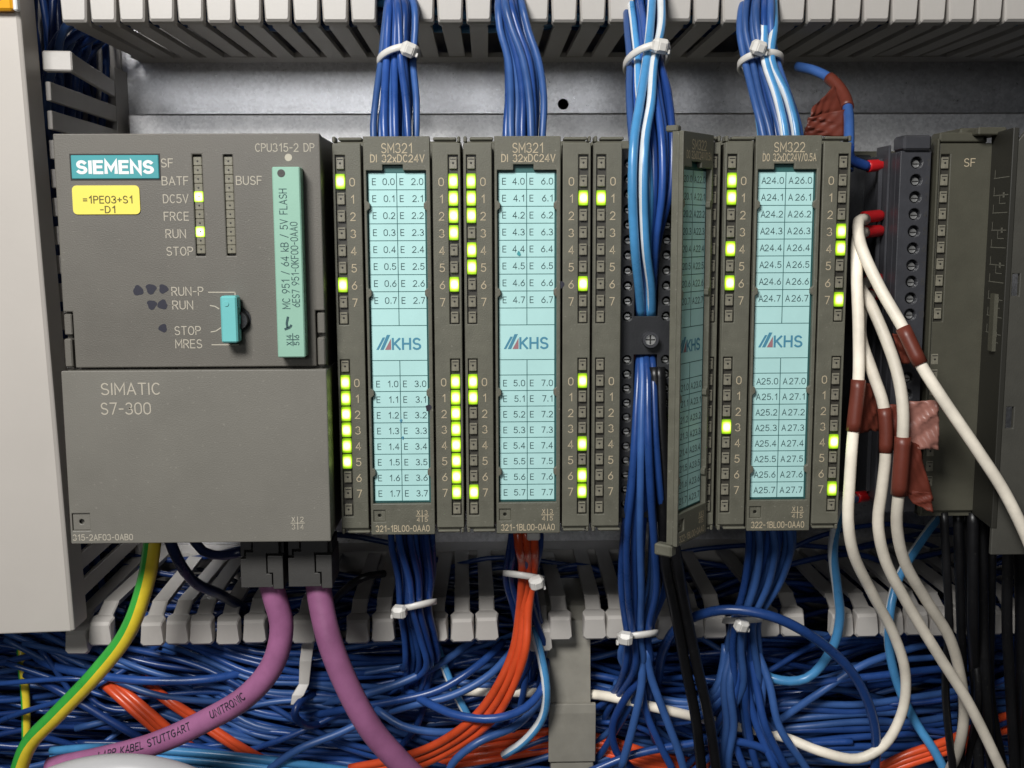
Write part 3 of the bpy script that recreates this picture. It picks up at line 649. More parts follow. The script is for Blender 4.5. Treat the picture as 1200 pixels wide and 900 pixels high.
# switch key and marker dots
mb = MB(); mb.cyl(kc.x, kc.z, FY+0.6, FY+3.9, 3.85, 24); mb.cyl(kc.x+0.6, kc.z, FY-2.6, FY+0.6, 2.7, 24); sw = obj('mode_switch', mb, 'black', cpu)
a, b = P(257.5, 347, FY-6.5), P(279, 402, FY-6.5); mb = MB(); mb.box(a.x, b.x, FY-6.5, FY-1.2, b.z, a.z, 0.5)
mb.cyl((a.x+b.x)/2-0.6, a.z-2.3, FY-6.75, FY-6.4, 0.75, 12); ky = obj('switch_key', mb, 'key', cpu)
mb = MB()
for z in (a.z-2.6, a.z-7.2, b.z+2.4): mb.box(b.x-0.01, b.x+0.25, FY-4.8, FY-2.6, z-1.3, z+1.3, 0.1)
obj('key_ribs', mb, 'key', ky)
mb = MB()
for px, py, rr in ((162, 340.5, 5.6), (177, 338.5, 5.6), (191.5, 338.5, 5.0), (178, 357, 5.2), (190.5, 357, 5.4), (191, 384.5, 4.6)):
    c = P(px, py, FY); r = rr/3.85*1.05; k = random.random()*6
    mb.poly([(c.x+r*(1+.13*math.sin(3*t+k)+.08*math.sin(5*t+2*k))*math.cos(t), c.z+r*(1+.13*math.sin(3*t+k))*math.sin(t)) for t in [2*math.pi*i/18 for i in range(18)]], FY-0.07)
obj('marker_dots', mb, 'marker', body)
# yellow tag (stuck on) and memory card (plugged in)
a, b = P(84.5, 217.5, FY), P(165, 251, FY); mb = MB(); pts = []
for cx, cz, t0 in ((b.x-1.3, a.z-1.3, 0), (a.x+1.3, a.z-1.3, 90), (a.x+1.3, b.z+1.3, 180), (b.x-1.3, b.z+1.3, 270)):
    for k in range(5): t = math.radians(t0+k*22.5); pts.append((cx+1.3*math.cos(t), cz+1.3*math.sin(t)))
mb.prism(pts, FY-0.35, FY-0.02)
tg = thing('equipment_tag', 'yellow rounded equipment tag stuck on the controller under the teal badge', 'tag', ((a.x+b.x)/2, FY-0.02, b.z)); tp = obj('tag_plate', mb, 'yellow', tg)
mb = MB(); text_px(mb, '=1PE03+S1', 97, 156, 234, 8, FY-0.35, 'reg'); text_px(mb, '-D1', 117, 136, 245.5, 7.5, FY-0.35, 'reg'); obj('lettering', mb, 'tagink', tg)
CYD = FY-6.0
q = [P(316, 195.5, CYD), P(351.5, 195, CYD), P(357.5, 419, CYD), P(328, 419.5, CYD)]
xl_ = (q[0].x+q[3].x)/2; xr_ = (q[1].x+q[2].x)/2; zt_, zb_ = q[0].z, q[2].z
mcard = thing('memory_card', 'mint green memory card plugged upright into the controller', 'memory card', ((xl_+xr_)/2, CYD, zb_))
mb = MB(); mb.box(xl_, xr_, CYD, FY+0.5, zb_, zt_, 0.35); obj('shell', mb, 'card', mcard)
mb = MB(); mb.disc(P(329.5, 203, CYD).x, CYD-0.07, P(329.5, 203, CYD).z, 1.15, 18, 1)
z0 = P(330, 362, CYD).z
text(mb, 'MC 951 / 64 kB / 5V FLASH', xl_+3.0, z0, 2.15, CYD-0.07, width=P(330, 221, CYD).z-z0, font='thin', vert=True)
z0 = P(340, 360, CYD).z
text(mb, '6ES7 951-0KF00-0AA0', xl_+5.9, z0, 2.05, CYD-0.07, width=P(340, 260, CYD).z-z0, font='thin', vert=True)
zc = P(340, 398, CYD).z; xx = xl_+4.6
mb.box(xx-1.9, xx+1.9, CYD-0.07, CYD-0.05, zc-0.12, zc+0.12); mb.box(xx-0.12, xx+0.12, CYD-0.09, CYD-0.07, zc-1.9, zc+1.9)
for t, dx, dz in (('X', -1.1, -1.7), ('4', -1.1, 0.35), ('5', 1.1, -1.7), ('6', 1.1, 0.35)): text(mb, t, xx+dx, zc+dz, 1.45, CYD-0.07, vert=True)
for (a, b) in (((336, 379), (337.5, 371)), ((337, 384), (336, 379)), ((333.5, 386), (340, 383.5)), ((340, 383.5), (341.5, 380.5))):
    a = P(*a, CYD); b = P(*b, CYD); n = Vector((-(b.z-a.z), 0, b.x-a.x)).normalized()*0.34
    mb.add([(a.x-n.x, CYD-0.1, a.z-n.z), (b.x-n.x, CYD-0.1, b.z-n.z), (b.x+n.x, CYD-0.1, b.z+n.z), (a.x+n.x, CYD-0.1, a.z+n.z)], [(0, 1, 2, 3)])
obj('lettering', mb, ['ink', 'plug'], mcard)

# bus plugs under the controller
def bus_plug(pxl, pxr, pyt, pyb, label):
    Y = 0.0; a, b = P(pxl, pyt, Y), P(pxr, pyb, Y)
    r = thing('bus_plug', label, 'plug', ((a.x+b.x)/2, Y, b.z), 'bus plugs under the controller')
    W = b.x-a.x; H = a.z-b.z
    x = lambda t: a.x+W*t
    z = lambda t: b.z+H*t
    mb = MB(); mb.prism([(x(0), z(0)), (x(.74), z(0)), (x(.74), z(.05)), (x(.72), z(.05)), (x(.72), z(.33)), (x(.60), z(.33)), (x(.60), z(.83)), (x(.90), z(.83)), (x(.90), z(1.12)), (x(.30), z(1.12)), (x(.30), z(.86)), (x(.13), z(.86)), (x(.13), z(.70)), (x(0), z(.70))], Y, Y+17)
    obj('shell', mb, 'plug', r, bevel=0.25)
    mb = MB(); mb.prism([(x(.76), z(-.03)), (x(1), z(-.03)), (x(1), z(.79)), (x(.64), z(.79)), (x(.64), z(.37)), (x(.76), z(.37))], Y-0.8, Y+16)
    obj('side_cover', mb, 'plug', r, bevel=0.25)
    mb = MB(); mb.prism([(x(0), z(.75)), (x(.09), z(.75)), (x(.09), z(.91)), (x(.26), z(.91)), (x(.26), z(1.1)), (x(0), z(1.1))], Y+0.6, Y+16); obj('latch', mb, 'plug', r, bevel=0.2)
    mb = MB(); mb.box(x(0.02), x(.98), Y+3, Y+15, z(0.02), z(1.05)); obj('core', mb, 'dark', r)
    return r
bus_plug(281, 333, 641, 688, 'dark grey bus plug with the violet cable that bends left')
bus_plug(337, 390, 640, 687, 'dark grey bus plug with the violet cable that runs down right')

# ================================================================== wires
PACK = MB(); PACK_M = ['blue', 'blue2', 'blue3', 'navy', 'sky']
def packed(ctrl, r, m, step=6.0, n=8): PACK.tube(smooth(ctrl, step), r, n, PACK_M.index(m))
def wire(name, label, cat, group, ctrl, r, m, stripe=None, n=10, step=3.0, twist=0.0, phase=0.0, frac=0.3, parts=None):
    pts = smooth(ctrl, step); mb = MB()
    if stripe:
        n = 14; k = int(n*frac); pat = [1 if i < k else 0 for i in range(n)]
        mb.tube(pts, r, n, 0, pat, twist, True, phase); mats = [m, stripe]
    else: mb.tube(pts, r, n); mats = [m]
    if parts is None:
        loc = pts[-1]; o = obj(name, mb, mats, None, loc); tag(o, label, cat, group); return o, pts
    root = thing(name, label, cat, pts[-1], group); obj('insulation', mb, mats, root)
    return root, pts
def sub_path(pts, f0, f1):
    N = len(pts)-1; i0, i1 = int(N*f0), max(int(N*f1), int(N*f0)+2); return pts[i0:i1+1]
def disc_slots(n):
    out = []
    for i in range(n):
        r = math.sqrt((i+0.5)/n); t = i*2.39996+0.4; out.append((r*math.cos(t), r*math.sin(t)))
    return out
def bundle(n, keys, r, name, label, group, cols, tails=None, rot=0.5, jit=0.25, stripes=(), cat='wire'):
    """keys: (px, py, Y, half width px, half depth mm); one separate wire per slot"""
    sl = disc_slots(n); res = []
    for i, (a, b) in enumerate(sl):
        ctrl = []; ph = random.uniform(-0.5, 0.5)
        for k, (px, py, Y, hw, hd) in enumerate(keys):
            t = rot*k*0.35+ph*k*0.12; aa = a*math.cos(t)-b*math.sin(t); bb = a*math.sin(t)+b*math.cos(t)
            c = P(px, py, Y); hwm = (P(px+hw, py, Y)-c).x
            j = jit*(0.3 if hd < 4.6 else 1)
            ctrl.append(c+Vector((aa*hwm+random.uniform(-j, j), bb*hd+random.uniform(-j, j), random.uniform(-1, 1)*j)))
        if tails: ctrl += tails(i, a, b)
        st = None; m = random.choice(cols); rr = r*random.uniform(0.93, 1.07)
        lab, g = label, group
        if i in stripes: m, st = 'sky', 'wwhite'; lab = label.replace('dark blue', 'white-striped light blue').replace('blue wire', 'blue wire with white stripe') if 'dark blue' not in label else label.replace('dark blue', 'white-striped light blue'); g = group+', striped ones'
        wire(name, lab, cat, g, ctrl, rr, m, st, phase=random.uniform(0.2, 1.4) if not st else random.uniform(-0.2, 1.2), twist=random.uniform(-.3, .3))
BL = ['blue', 'blue', 'blue2', 'blue3']; BL2 = ['blue', 'blue2', 'blue2']
def up_tail(px, dx):
    def f(i, a, b): return []
    return f
# upper bundles: from inside the top duct down behind the module doors
bundle(15, [(455, -60, 88, 26, 6), (466, -14, 52, 15, 7), (472, 12, 35, 20, 5), (470, 36, 33, 21, 5), (467, 72, 30, 21, 4.4), (466, 115, 24, 26, 5), (464, 160, 20, 28, 4.5), (468, 240, 20, 20, 3.5)], 1.2, 'wire', 'dark blue wire in the tied bundle rising above the first input module', 'wires above the first input module', BL2)
bundle(14, [(575, -60, 90, 22, 6), (596, -14, 52, 15, 6), (598, 12, 36, 19, 5), (602, 36, 35, 21, 5), (611, 70, 31, 24, 4.8), (614, 115, 24, 26, 4.6), (612, 160, 20, 28, 4.2), (614, 240, 20, 20, 3.5)], 1.2, 'wire', 'dark blue wire in the untied bundle rising above the second input module', 'wires above the second input module', BL2)
bundle(17, [(770, -60, 80, 22, 7), (756, -5, 50, 24, 7), (757, 30, 34, 23, 6), (757, 70, 22, 20, 5.0), (760, 110, 12, 25, 5.5), (763, 165, 3, 27, 6), (763, 225, -1, 23, 5), (758, 285, 1, 14, 3.6), (757, 340, 5, 10, 2.4), (757, 372, 8.5, 8, 1.2)], 1.2, 'wire', 'dark blue wire in the bundle entering the open module from above', 'wires entering the open module from above', BL, stripes=(1, 5, 9))
bundle(16, [(905, -60, 85, 22, 7), (892, -14, 54, 16, 7), (888, 14, 37, 20, 5), (886, 38, 34, 21, 5), (892, 72, 31, 21, 4.6), (902, 115, 24, 25, 5), (911, 160, 19, 27, 4.6), (915, 240, 19, 20, 3.5)], 1.2, 'wire', 'dark blue wire in the tied bundle rising above the last output module', 'wires above the last output module', BL2, stripes=(8, 11))
# striped wires lying in front of the open-module bundle
for k, (dx, y0) in enumerate(((0, 0), (13, 0))):
    wire('wire', 'light blue white-striped wire, frontmost of those entering the open module', 'wire', 'striped wires in front of the open module',
         [P(765+dx*0.7, -20, 38), P(762+dx, 30, 24), P(757+dx*0.7, 75, 12.5), P(750+dx, 120, 2.5), P(743+dx, 165, -6.5), P(741+dx, 220, -8.5), P(744+dx, 290, -5), P(749+dx*1.1, 340, 1.5), P(752+dx*0.9, 372, 8)], 1.42, 'sky', 'wwhite', phase=0.75-1.1*k, twist=0.2, frac=0.36)
for k, dx in enumerate((0, 12)):
    wire('wire', 'light blue white-striped wire, frontmost above the last output module', 'wire', 'striped wires above the last output module',
         [P(893+dx, -20, 46), P(895+dx*1.0, 30, 32), P(897+dx*0.6, 72, 24), P(911+dx, 115, 18.5), P(920+dx*1.1, 160, 14), P(922+dx, 230, 15)], 1.42, 'sky', 'wwhite', phase=0.1, twist=0.15, frac=0.32)

# wires in the open bottom duct -------------------------------------------------
def duct_tail(dirn, zlo, zhi, ylo=52, yhi=100, reach=(60, 150)):
    def f(i, a, b):
        s = dirn if dirn in (-1, 1) else random.choice((-1, 1))
        return []
    return f
def lower(n, keys, r, label, group, cols, side, stripes=(), spread=1.0, zrange=(-118, -66), yr=(50, 92)):
    def tails(i, a, b):
        px, py, Y, hw, hd = keys[-1]; c = P(px, py, Y); s = side if side else (-1 if a < random.uniform(-.3, .3) else 1)
        z = random.uniform(*zrange); y = random.uniform(*yr); L = random.uniform(25, 55)*spread
        p1 = Vector((c.x+a*6+s*L*0.15, Y+(y-Y)*0.5, c.z+(z-c.z)*0.55)); p2 = Vector((c.x+s*L*0.6, y, z+2)); p3 = Vector((c.x+s*L*1.5, y+random.uniform(-6, 6), z-random.uniform(-3, 8)))
        p4 = Vector((c.x+s*L*3.2, y+random.uniform(-6, 8), z-random.uniform(-8, 14)))
        return [p1, p2, p3, p4]
    bundle(n, keys, r, 'wire', label, group, cols, tails, stripes=stripes)
lower(14, [(480, 600, 22, 26, 4), (481, 636, 22, 27, 4.5), (486, 675, 29, 24, 4.5), (485, 712, 34, 21, 4.0), (490, 745, 40, 22, 4.5), (492, 775, 46, 24, 6)], 1.2, 'dark blue wire in the tied bundle hanging below the first input module', 'wires below the first input module', ['blue', 'blue3'], -1)
lower(9, [(616, 600, 24, 22, 3.5), (614, 640, 25, 24, 4.5), (609, 680, 36, 22, 3.6), (618, 720, 43, 18, 4.0), (626, 760, 49, 20, 5)], 1.2, 'dark blue wire in the tied bundle hanging below the second input module', 'wires below the second input module', ['blue3', 'blue3', 'blue'], -1)
lower(11, [(757, 417, 8.5, 9, 1.2), (757, 440, 5, 10, 2.4), (755, 500, 1, 13, 4), (754, 570, 2, 19, 5), (752, 630, 10, 28, 6), (750, 690, 22, 30, 6.5), (747, 725, 28, 21, 4.5), (746, 746, 31, 17, 4.0), (744, 775, 36, 22, 5)], 1.24, 'dark blue wire in the tied bundle hanging below the open module', 'wires below the open module', ['blue', 'blue', 'blue2'], 0, spread=0.6, zrange=(-114, -84), yr=(54, 74))
lower(14, [(900, 600, 22, 28, 4), (902, 636, 22, 31, 4.5), (892, 680, 29, 27, 4.5), (873, 725, 35, 19, 4.2), (869, 755, 40, 24, 5), (868, 800, 44, 31, 6)], 1.24, 'dark blue wire in the tied bundle hanging below the last output module', 'wires below the last output module', ['blue', 'blue2'], 0, spread=0.75, zrange=(-122, -95), yr=(44, 70))

# long runs through the duct, laid in layers from back to front
def run_label(k): return ('blue wire lying among many others in the open bottom duct', 'loose wires filling the bottom duct')
rnd = random.Random(11)
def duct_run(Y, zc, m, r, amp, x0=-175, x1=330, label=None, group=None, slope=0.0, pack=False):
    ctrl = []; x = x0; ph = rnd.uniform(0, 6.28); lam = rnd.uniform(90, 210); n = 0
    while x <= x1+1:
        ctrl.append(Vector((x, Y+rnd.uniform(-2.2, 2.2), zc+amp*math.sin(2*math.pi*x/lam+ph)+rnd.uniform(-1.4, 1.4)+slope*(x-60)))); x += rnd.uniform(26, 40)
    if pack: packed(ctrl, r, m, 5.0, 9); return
    lb = run_label(0)
    wire('wire', label or lb[0], 'wire', group or lb[1], ctrl, r, m, step=5.0, n=9)
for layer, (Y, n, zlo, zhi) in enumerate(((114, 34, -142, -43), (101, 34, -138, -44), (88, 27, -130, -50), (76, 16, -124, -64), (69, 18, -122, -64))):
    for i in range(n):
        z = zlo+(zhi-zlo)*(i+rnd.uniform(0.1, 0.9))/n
        duct_run(Y+rnd.uniform(-4, 4), z, rnd.choice(['blue3', 'blue3', 'navy'] if layer < 2 else ['blue', 'blue3', 'blue3', 'blue2'] if layer < 4 else BL), rnd.uniform(1.0, 1.25), rnd.uniform(2, 9), slope=rnd.uniform(-.09, .09), pack=layer < 4)  # rear layers get darker blues, standing in for shade between the wires
for i in range(20):      # nearer layer, denser to the middle and right
    z = -118+50*(i+rnd.uniform(0, 1))/20
    xa = rnd.choice((-60, -30, 20, 60, 90)) + rnd.uniform(-10, 10)
    duct_run(60+rnd.uniform(-5, 4), z-rnd.uniform(0, 6), rnd.choice(BL2), rnd.uniform(1.15, 1.4), rnd.uniform(3, 10), x0=xa-90 if rnd.random() < .5 else xa, x1=xa+rnd.uniform(110, 200), slope=rnd.uniform(-.05, .05))
# left part: a fan of wires falling to the right
for i in range(22):
    t = (i+rnd.random())/22
    a = P(-20+rnd.uniform(0, 110), 742+rnd.uniform(-15, 40), 64+rnd.uniform(-10, 8)); b = P(110+130*t, 800+rnd.uniform(-28, 40), 56+rnd.uniform(-8, 10)); c = P(250+160*t, 850+rnd.uniform(-48, 30), 58+rnd.uniform(-8, 8)); d = P(420+200*t, 880+rnd.uniform(-30, 40), 66+rnd.uniform(-6, 8))
    wire('wire', 'blue wire falling to the right in the lower left of the bottom duct', 'wire', 'wires fanning through the lower left', [a, b, c, d, d+Vector((70, 10, -10))], rnd.uniform(1.05, 1.3), rnd.choice(BL), step=4, n=9)
for i in range(16):      # bright bundle under the violet cable
    y = 752+i*8.5
    wire('wire', 'blue wire in the bright sheaf behind the left violet cable', 'wire', 'sheaf behind the violet cable',
         [P(150+i*4, y-40, 78), P(215+i*3, y-18+rnd.uniform(-3, 3), 60), P(300, y+rnd.uniform(-4, 4)+10, 52), P(370, y+18+rnd.uniform(-4, 4), 54), P(470, y+14+rnd.uniform(-8, 8), 62), P(580, y+rnd.uniform(-10, 10), 74)], rnd.uniform(1.05, 1.3), rnd.choice(BL2), step=4, n=9)
for i in range(40):      # loose arcs crossing the sheaves
    x = rnd.uniform(60, 1150); y = rnd.uniform(775, 890); L = rnd.uniform(70, 170); up = rnd.uniform(-38, 38); sg = rnd.uniform(-16, 26); Y = rnd.uniform(48, 62)
    wire('wire', 'blue wire crossing loosely over the other wires in the bottom duct', 'wire', 'loose crossing wires in the bottom duct', [P(x-L*1.25, y-up*1.5-8, Y+26), P(x-L*.75, y-up*.8, Y+8), P(x, y+sg, Y), P(x+L*.75, y+up*.8, Y+6), P(x+L*1.25, y+up*1.5-8, Y+24)], rnd.uniform(1.0, 1.25), rnd.choice(BL), step=4, n=9)
# single wires that stand out
def one(label, px, r, m, group=None, stripe=None, **k):
    return wire('wire', label, 'wire', group, [P(*p) for p in px], r, m, stripe, **k)
one('thick blue wire arching from the black cables over the duct edge down to the right', [(770, 800, 52), (778, 760, 44), (800, 730, 34), (845, 715, 25), (900, 721, 21), (950, 745, 22), (1000, 790, 28), (1025, 850, 34), (1025, 915, 40)], 1.75, 'blue')
one('blue wire looping left from the tied bundle under the open module', [(762, 770, 34), (755, 790, 36), (735, 815, 38), (718, 850, 42), (722, 880, 44), (745, 905, 46)], 1.45, 'blue3')
one('blue wire running straight down from the tie under the open module', [(757, 760, 32), (762, 790, 34), (778, 835, 36), (795, 880, 38), (805, 915, 40)], 1.5, 'blue2')
one('blue wire slanting down left from the tie under the open module', [(752, 765, 33), (752, 800, 33), (742, 850, 34), (728, 900, 36)], 1.5, 'blue2')
one('blue wire slanting down right from the tie under the open module', [(750, 770, 35), (756, 830, 38), (772, 870, 40), (790, 905, 42)], 1.4, 'blue')
one('blue wire crossing from the bracket base to the lower right', [(690, 905, 42), (740, 885, 42), (800, 873, 42), (855, 868, 42), (900, 880, 42), (930, 910, 42)], 1.5, 'blue')
one('blue wire curving from the finger tips to the violet cable, upper of three', [(560, 745, 60), (520, 775, 50), (470, 800, 46), (415, 817, 48), (360, 825, 56), (300, 830, 66)], 1.5, 'blue2')
one('blue wire curving from the finger tips to the violet cable, middle of three', [(590, 752, 60), (560, 780, 50), (515, 808, 46), (460, 822, 46), (400, 832, 50), (330, 845, 62)], 1.5, 'blue')
one('blue wire curving from the finger tips to the violet cable, lowest of three', [(610, 750, 60), (575, 790, 48), (530, 815, 45), (485, 826, 46), (440, 838, 52), (380, 850, 62)], 1.5, 'blue2')
one('blue wire hanging in a wide sag between the bundles, in front of the orange wires', [(640, 770, 52), (636, 805, 40), (615, 830, 33), (580, 842, 30), (535, 838, 34), (500, 823, 42), (470, 805, 56)], 1.55, 'blue')
one('blue wire curling from right under the orange wires at the bottom', [(640, 815, 48), (605, 850, 38), (560, 870, 33), (530, 895, 34), (520, 925, 36)], 1.45, 'blue2')
one('blue wire sagging under the violet cable to the orange wires', [(440, 830, 46), (470, 850, 42), (510, 858, 42), (548, 855, 46), (590, 838, 56)], 1.45, 'blue2')
one('blue wire sweeping from the lower left up behind the violet cable', [(310, 905, 44), (350, 878, 42), (400, 858, 44), (445, 835, 48), (500, 800, 56), (540, 770, 66)], 1.45, 'blue2')
one('short blue wire curling round the small bracket end', [(372, 812, 56), (352, 822, 44), (345, 836, 41), (358, 850, 46), (385, 846, 56)], 1.5, 'blue3')
one('blue wire running level under the left finger tips', [(20, 745, 66), (50, 775, 58), (105, 790, 52), (180, 798, 48), (250, 795, 50), (320, 780, 60)], 1.6, 'blue')
one('blue wire crossing steeply behind the yellow and green wire', [(30, 790, 62), (70, 810, 56), (130, 845, 54), (190, 880, 56), (240, 910, 58)], 1.6, 'blue3')
one('blue wire sloping across the right of the duct, above the white cable loop', [(905, 850, 52), (960, 812, 46), (1010, 780, 46), (1060, 762, 50), (1130, 745, 60)], 1.45, 'blue2')
one('blue wire lying level above the white cable loop', [(880, 805, 50), (950, 800, 46), (1020, 793, 46), (1090, 785, 50), (1160, 782, 58)], 1.45, 'blue')
for k in range(9):
    y = 822+k*9
    one('blue wire in the level sheaf left of the black cables', [(860, y+6, 66), (930, y+rnd.uniform(-4, 4), 54), (1000, y+rnd.uniform(-4, 4), 52), (1070, y-4+rnd.uniform(-4, 4), 54), (1150, y-16, 62), (1240, y-20, 70)], 1.4, rnd.choice(BL2), 'level sheaf at the lower right')
for k in range(7):
    x = 650+k*6; 
    one('blue wire in the level sheaf right of the grey bracket', [(600, 800+k*10, 68), (680, 790+k*11, 63+rnd.uniform(-2, 3)), (760, 806+k*12+rnd.uniform(-5, 5), 60), (830, 822+k*11, 62+rnd.uniform(-3, 3)), (900, 826+k*12, 66)], 1.4, rnd.choice(BL2), 'level sheaf right of the bracket')
for k in range(8):       # wires under the last bundle
    one('blue wire dropping out of the bundle under the last output module', [(858+k*4, 760, 42), (850+k*7+rnd.uniform(-4, 4), 800, 41+rnd.uniform(-3, 2)), (845+k*9+rnd.uniform(-7, 7), 850, 41+rnd.uniform(-4, 3)), (852+k*12+rnd.uniform(-12, 12), 900, 42+rnd.uniform(-4, 3)), (862+k*15, 940, 44)], 1.45, rnd.choice(['blue', 'blue2']), 'wires dropping under the last bundle')
for k in range(5):
    one('blue wire sagging left out of the bundle under the last output module', [(850+k*5, 755, 43), (846+k*5, 785, 42), (838+k*2, 808+k*3, 42), (815, 822+k*5, 44), (770, 818+k*7, 50), (720, 800+k*8, 58)], 1.45, rnd.choice(['blue', 'blue2']), 'wires sagging left under the last bundle')
# striped ones
one('white-striped light blue wire hanging from the red ferrule beside the last output module', [(1000, 583, 26), (988, 588, 16), (981, 610, 14), (976, 645, 20), (981, 690, 30), (984, 725, 36), (975, 760, 39), (945, 795, 41), (905, 795, 43), (870, 770, 52)], 1.75, 'sky', None, 'wwhite', phase=0.6, twist=0.5, frac=0.35)
one('white-striped blue wire slanting behind the three white cables', [(1100, 605, 60), (1075, 640, 50), (1050, 685, 42), (1042, 725, 38), (1043, 765, 42), (1055, 810, 46), (1075, 850, 44), (1095, 880, 42), (1115, 920, 42)], 1.7, 'sky', None, 'wwhite', phase=0.9, twist=0.3, frac=0.3)
one('light blue striped wire dropping beside the orange wires', [(625, 735, 44), (634, 770, 40), (640, 805, 38), (636, 840, 40), (615, 868, 42), (590, 885, 46)], 1.6, 'sky', None, 'wwhite', phase=0.4, frac=0.3)
one('light blue striped wire slanting behind the sagging blue wire', [(510, 750, 56), (522, 785, 52), (535, 815, 50), (552, 845, 50)], 1.5, 'sky', None, 'wwhite', phase=0.4, frac=0.5)
one('short light blue striped wire under the first tied bundle', [(484, 745, 60), (492, 770, 56), (500, 800, 56)], 1.4, 'sky', None, 'wwhite', phase=0.4, frac=0.5)
for k in range(3):
    one('light blue wire lying flat at the bottom left', [(60, 880+k*9, 54), (120, 876+k*9, 50), (200, 880+k*9, 46), (300, 889+k*9, 44), (420, 905+k*9, 50)], 1.6, 'sky', 'light blue wires at the bottom left')
# orange ones
for k in range(3):
    one('orange wire hanging below the second input module and bending left', [(606+k*9, 615, 18+k), (608+k*9, 640, 16+k*1.5), (612+k*7, 660, 25+k), (612+k*6, 678, 28+k), (609+k*5, 715, 33-k), (602+k*7, 760, 33-k*2), (585+k*9, 800, 32), (558+k*12, 838, 33), (515+k*14, 870, 38), (465+k*10, 889+k*5, 44), (410, 900+k*6, 50)], 1.55, 'orange', 'orange wires from the second input module', n=12)
for k in range(3):
    one('orange wire slanting down right behind the yellow and green wire', [(95+k*8, 780, 66), (125+k*8, 805, 52), (155+k*9, 832, 48), (185+k*9, 858, 49), (225+k*10, 890, 56), (260+k*10, 915, 60)], 1.6, 'orange', 'orange wires behind the yellow and green wire')
for k in range(2):
    one('orange wire slanting behind the left violet cable', [(165+k*6, 795, 60), (190+k*6, 818, 49), (225+k*8, 842, 49), (270+k*8, 872, 48), (320+k*8, 900, 52)], 1.5, 'orange', 'orange wires behind the left violet cable')
for k in range(4):
    one('orange wire lying low across the bracket foot', [(480, 890+k*5, 62), (560, 868+k*8, 54), (610, 860+k*8, 56), (660, 857+k*7, 57), (710, 866+k*6, 54), (760, 882+k*5, 52), (830, 896+k*3, 57)], 1.5, 'orange', 'orange wires at the bracket foot')
for k in range(3):
    one('orange wire lying low beside the black cables at the right', [(1020, 905+k*4, 50), (1060, 885+k*6, 47), (1110, 868+k*6, 47), (1160, 845+k*8, 52), (1220, 830+k*8, 58)], 1.6, 'orange', 'orange wires beside the black cables')
# navy wires under the controller
one('dark navy wire curving from under the controller behind the finger tips', [(196, 625, 14), (208, 655, 16), (228, 682, 24), (255, 695, 36), (285, 712, 60)], 1.9, 'navy')
one('dark navy wire entering the bus plug from the left', [(222, 625, 20), (238, 646, 17), (262, 651, 14), (284, 646, 11)], 1.6, 'navy')
one('thin black wire curving right of the bus plugs', [(385, 720, 60), (400, 695, 46), (425, 677, 40), (450, 672, 46)], 1.4, 'wblack')
# yellow and green earth wire
def two_tone(label, px, r, phase, twist=0.0):
    pts = smooth([P(*p) for p in px], 2.5); mb = MB(); n = 20
    mb.tube(pts, r, n, 0, [0 if 0 <= k < 9 else 1 for k in range(n)], twist, True, phase)
    o = obj('earth_wire', mb, ['wgreen', 'wyellow'], None, pts[-1]); return tag(o, label, 'wire')
two_tone('thick yellow and green earth wire curving down left from the controller', [(181, 600, 16), (178, 640, 14), (170, 685, 14), (150, 740, 14), (112, 790, 15), (66, 838, 18), (34, 872, 21), (18, 915, 24)], 2.95, 0.12)
two_tone('thin yellow and green earth wire at the far lower left', [(24, 740, 70), (26, 780, 66), (30, 820, 64), (31, 870, 64)], 1.7, 0.3)
# violet bus cables
def violet(label, px, r, print_=None, start=0.0):
    pts = smooth([P(*p) for p in px], 2.0)
    root = thing('bus_cable', label, 'cable', pts[-1], 'violet bus cables'); mb = MB(); mb.tube(pts, r, 24); obj('jacket', mb, 'violet', root)
    if print_:
        rev = list(reversed(pts)); fr = frames(rev); cum = [0]
        for a, b in zip(rev, rev[1:]): cum.append(cum[-1]+(b-a).length)
        L, w = layout(print_, 2.3, None, 'reg'); mb = MB()
        def at(s):
            i = 0
            while i < len(cum)-2 and cum[i+1] < s: i += 1
            t = (s-cum[i])/max(cum[i+1]-cum[i], 1e-6); p = rev[i].lerp(rev[i+1], t); tan = (rev[i+1]-rev[i]).normalized(); return p, tan
        for xs, zs, fs, lf in L:
            vs = []
            for a, b in zip(xs, zs):
                p, tan = at(start+a); view = (CAM-p); view = (view-tan*view.dot(tan)).normalized(); side = view.cross(tan)
                if side.z < 0: side = -side
                an = (b-0.2)/r; vs.append(p+(view*math.cos(an)+side*math.sin(an))*(r+0.22+lf))
            mb.add(vs, fs)
        obj('lettering', mb, 'marker', root)
    return root
violet('violet bus cable bending left out of its plug, black print along it', [(316, 680, 8), (322, 700, 8), (330, 735, 9), (320, 778, 10), (290, 815, 12), (240, 845, 16), (180, 872, 20), (120, 888, 25), (60, 900, 30)], 3.95, 'LAPP KABEL STUTTGART      UNITRONIC', 23)
violet('violet bus cable running down to the right out of its plug', [(372, 676, 8), (375, 700, 7), (386, 750, 5), (408, 806, 5), (436, 856, 6), (470, 895, 8), (500, 925, 10)], 4.15)
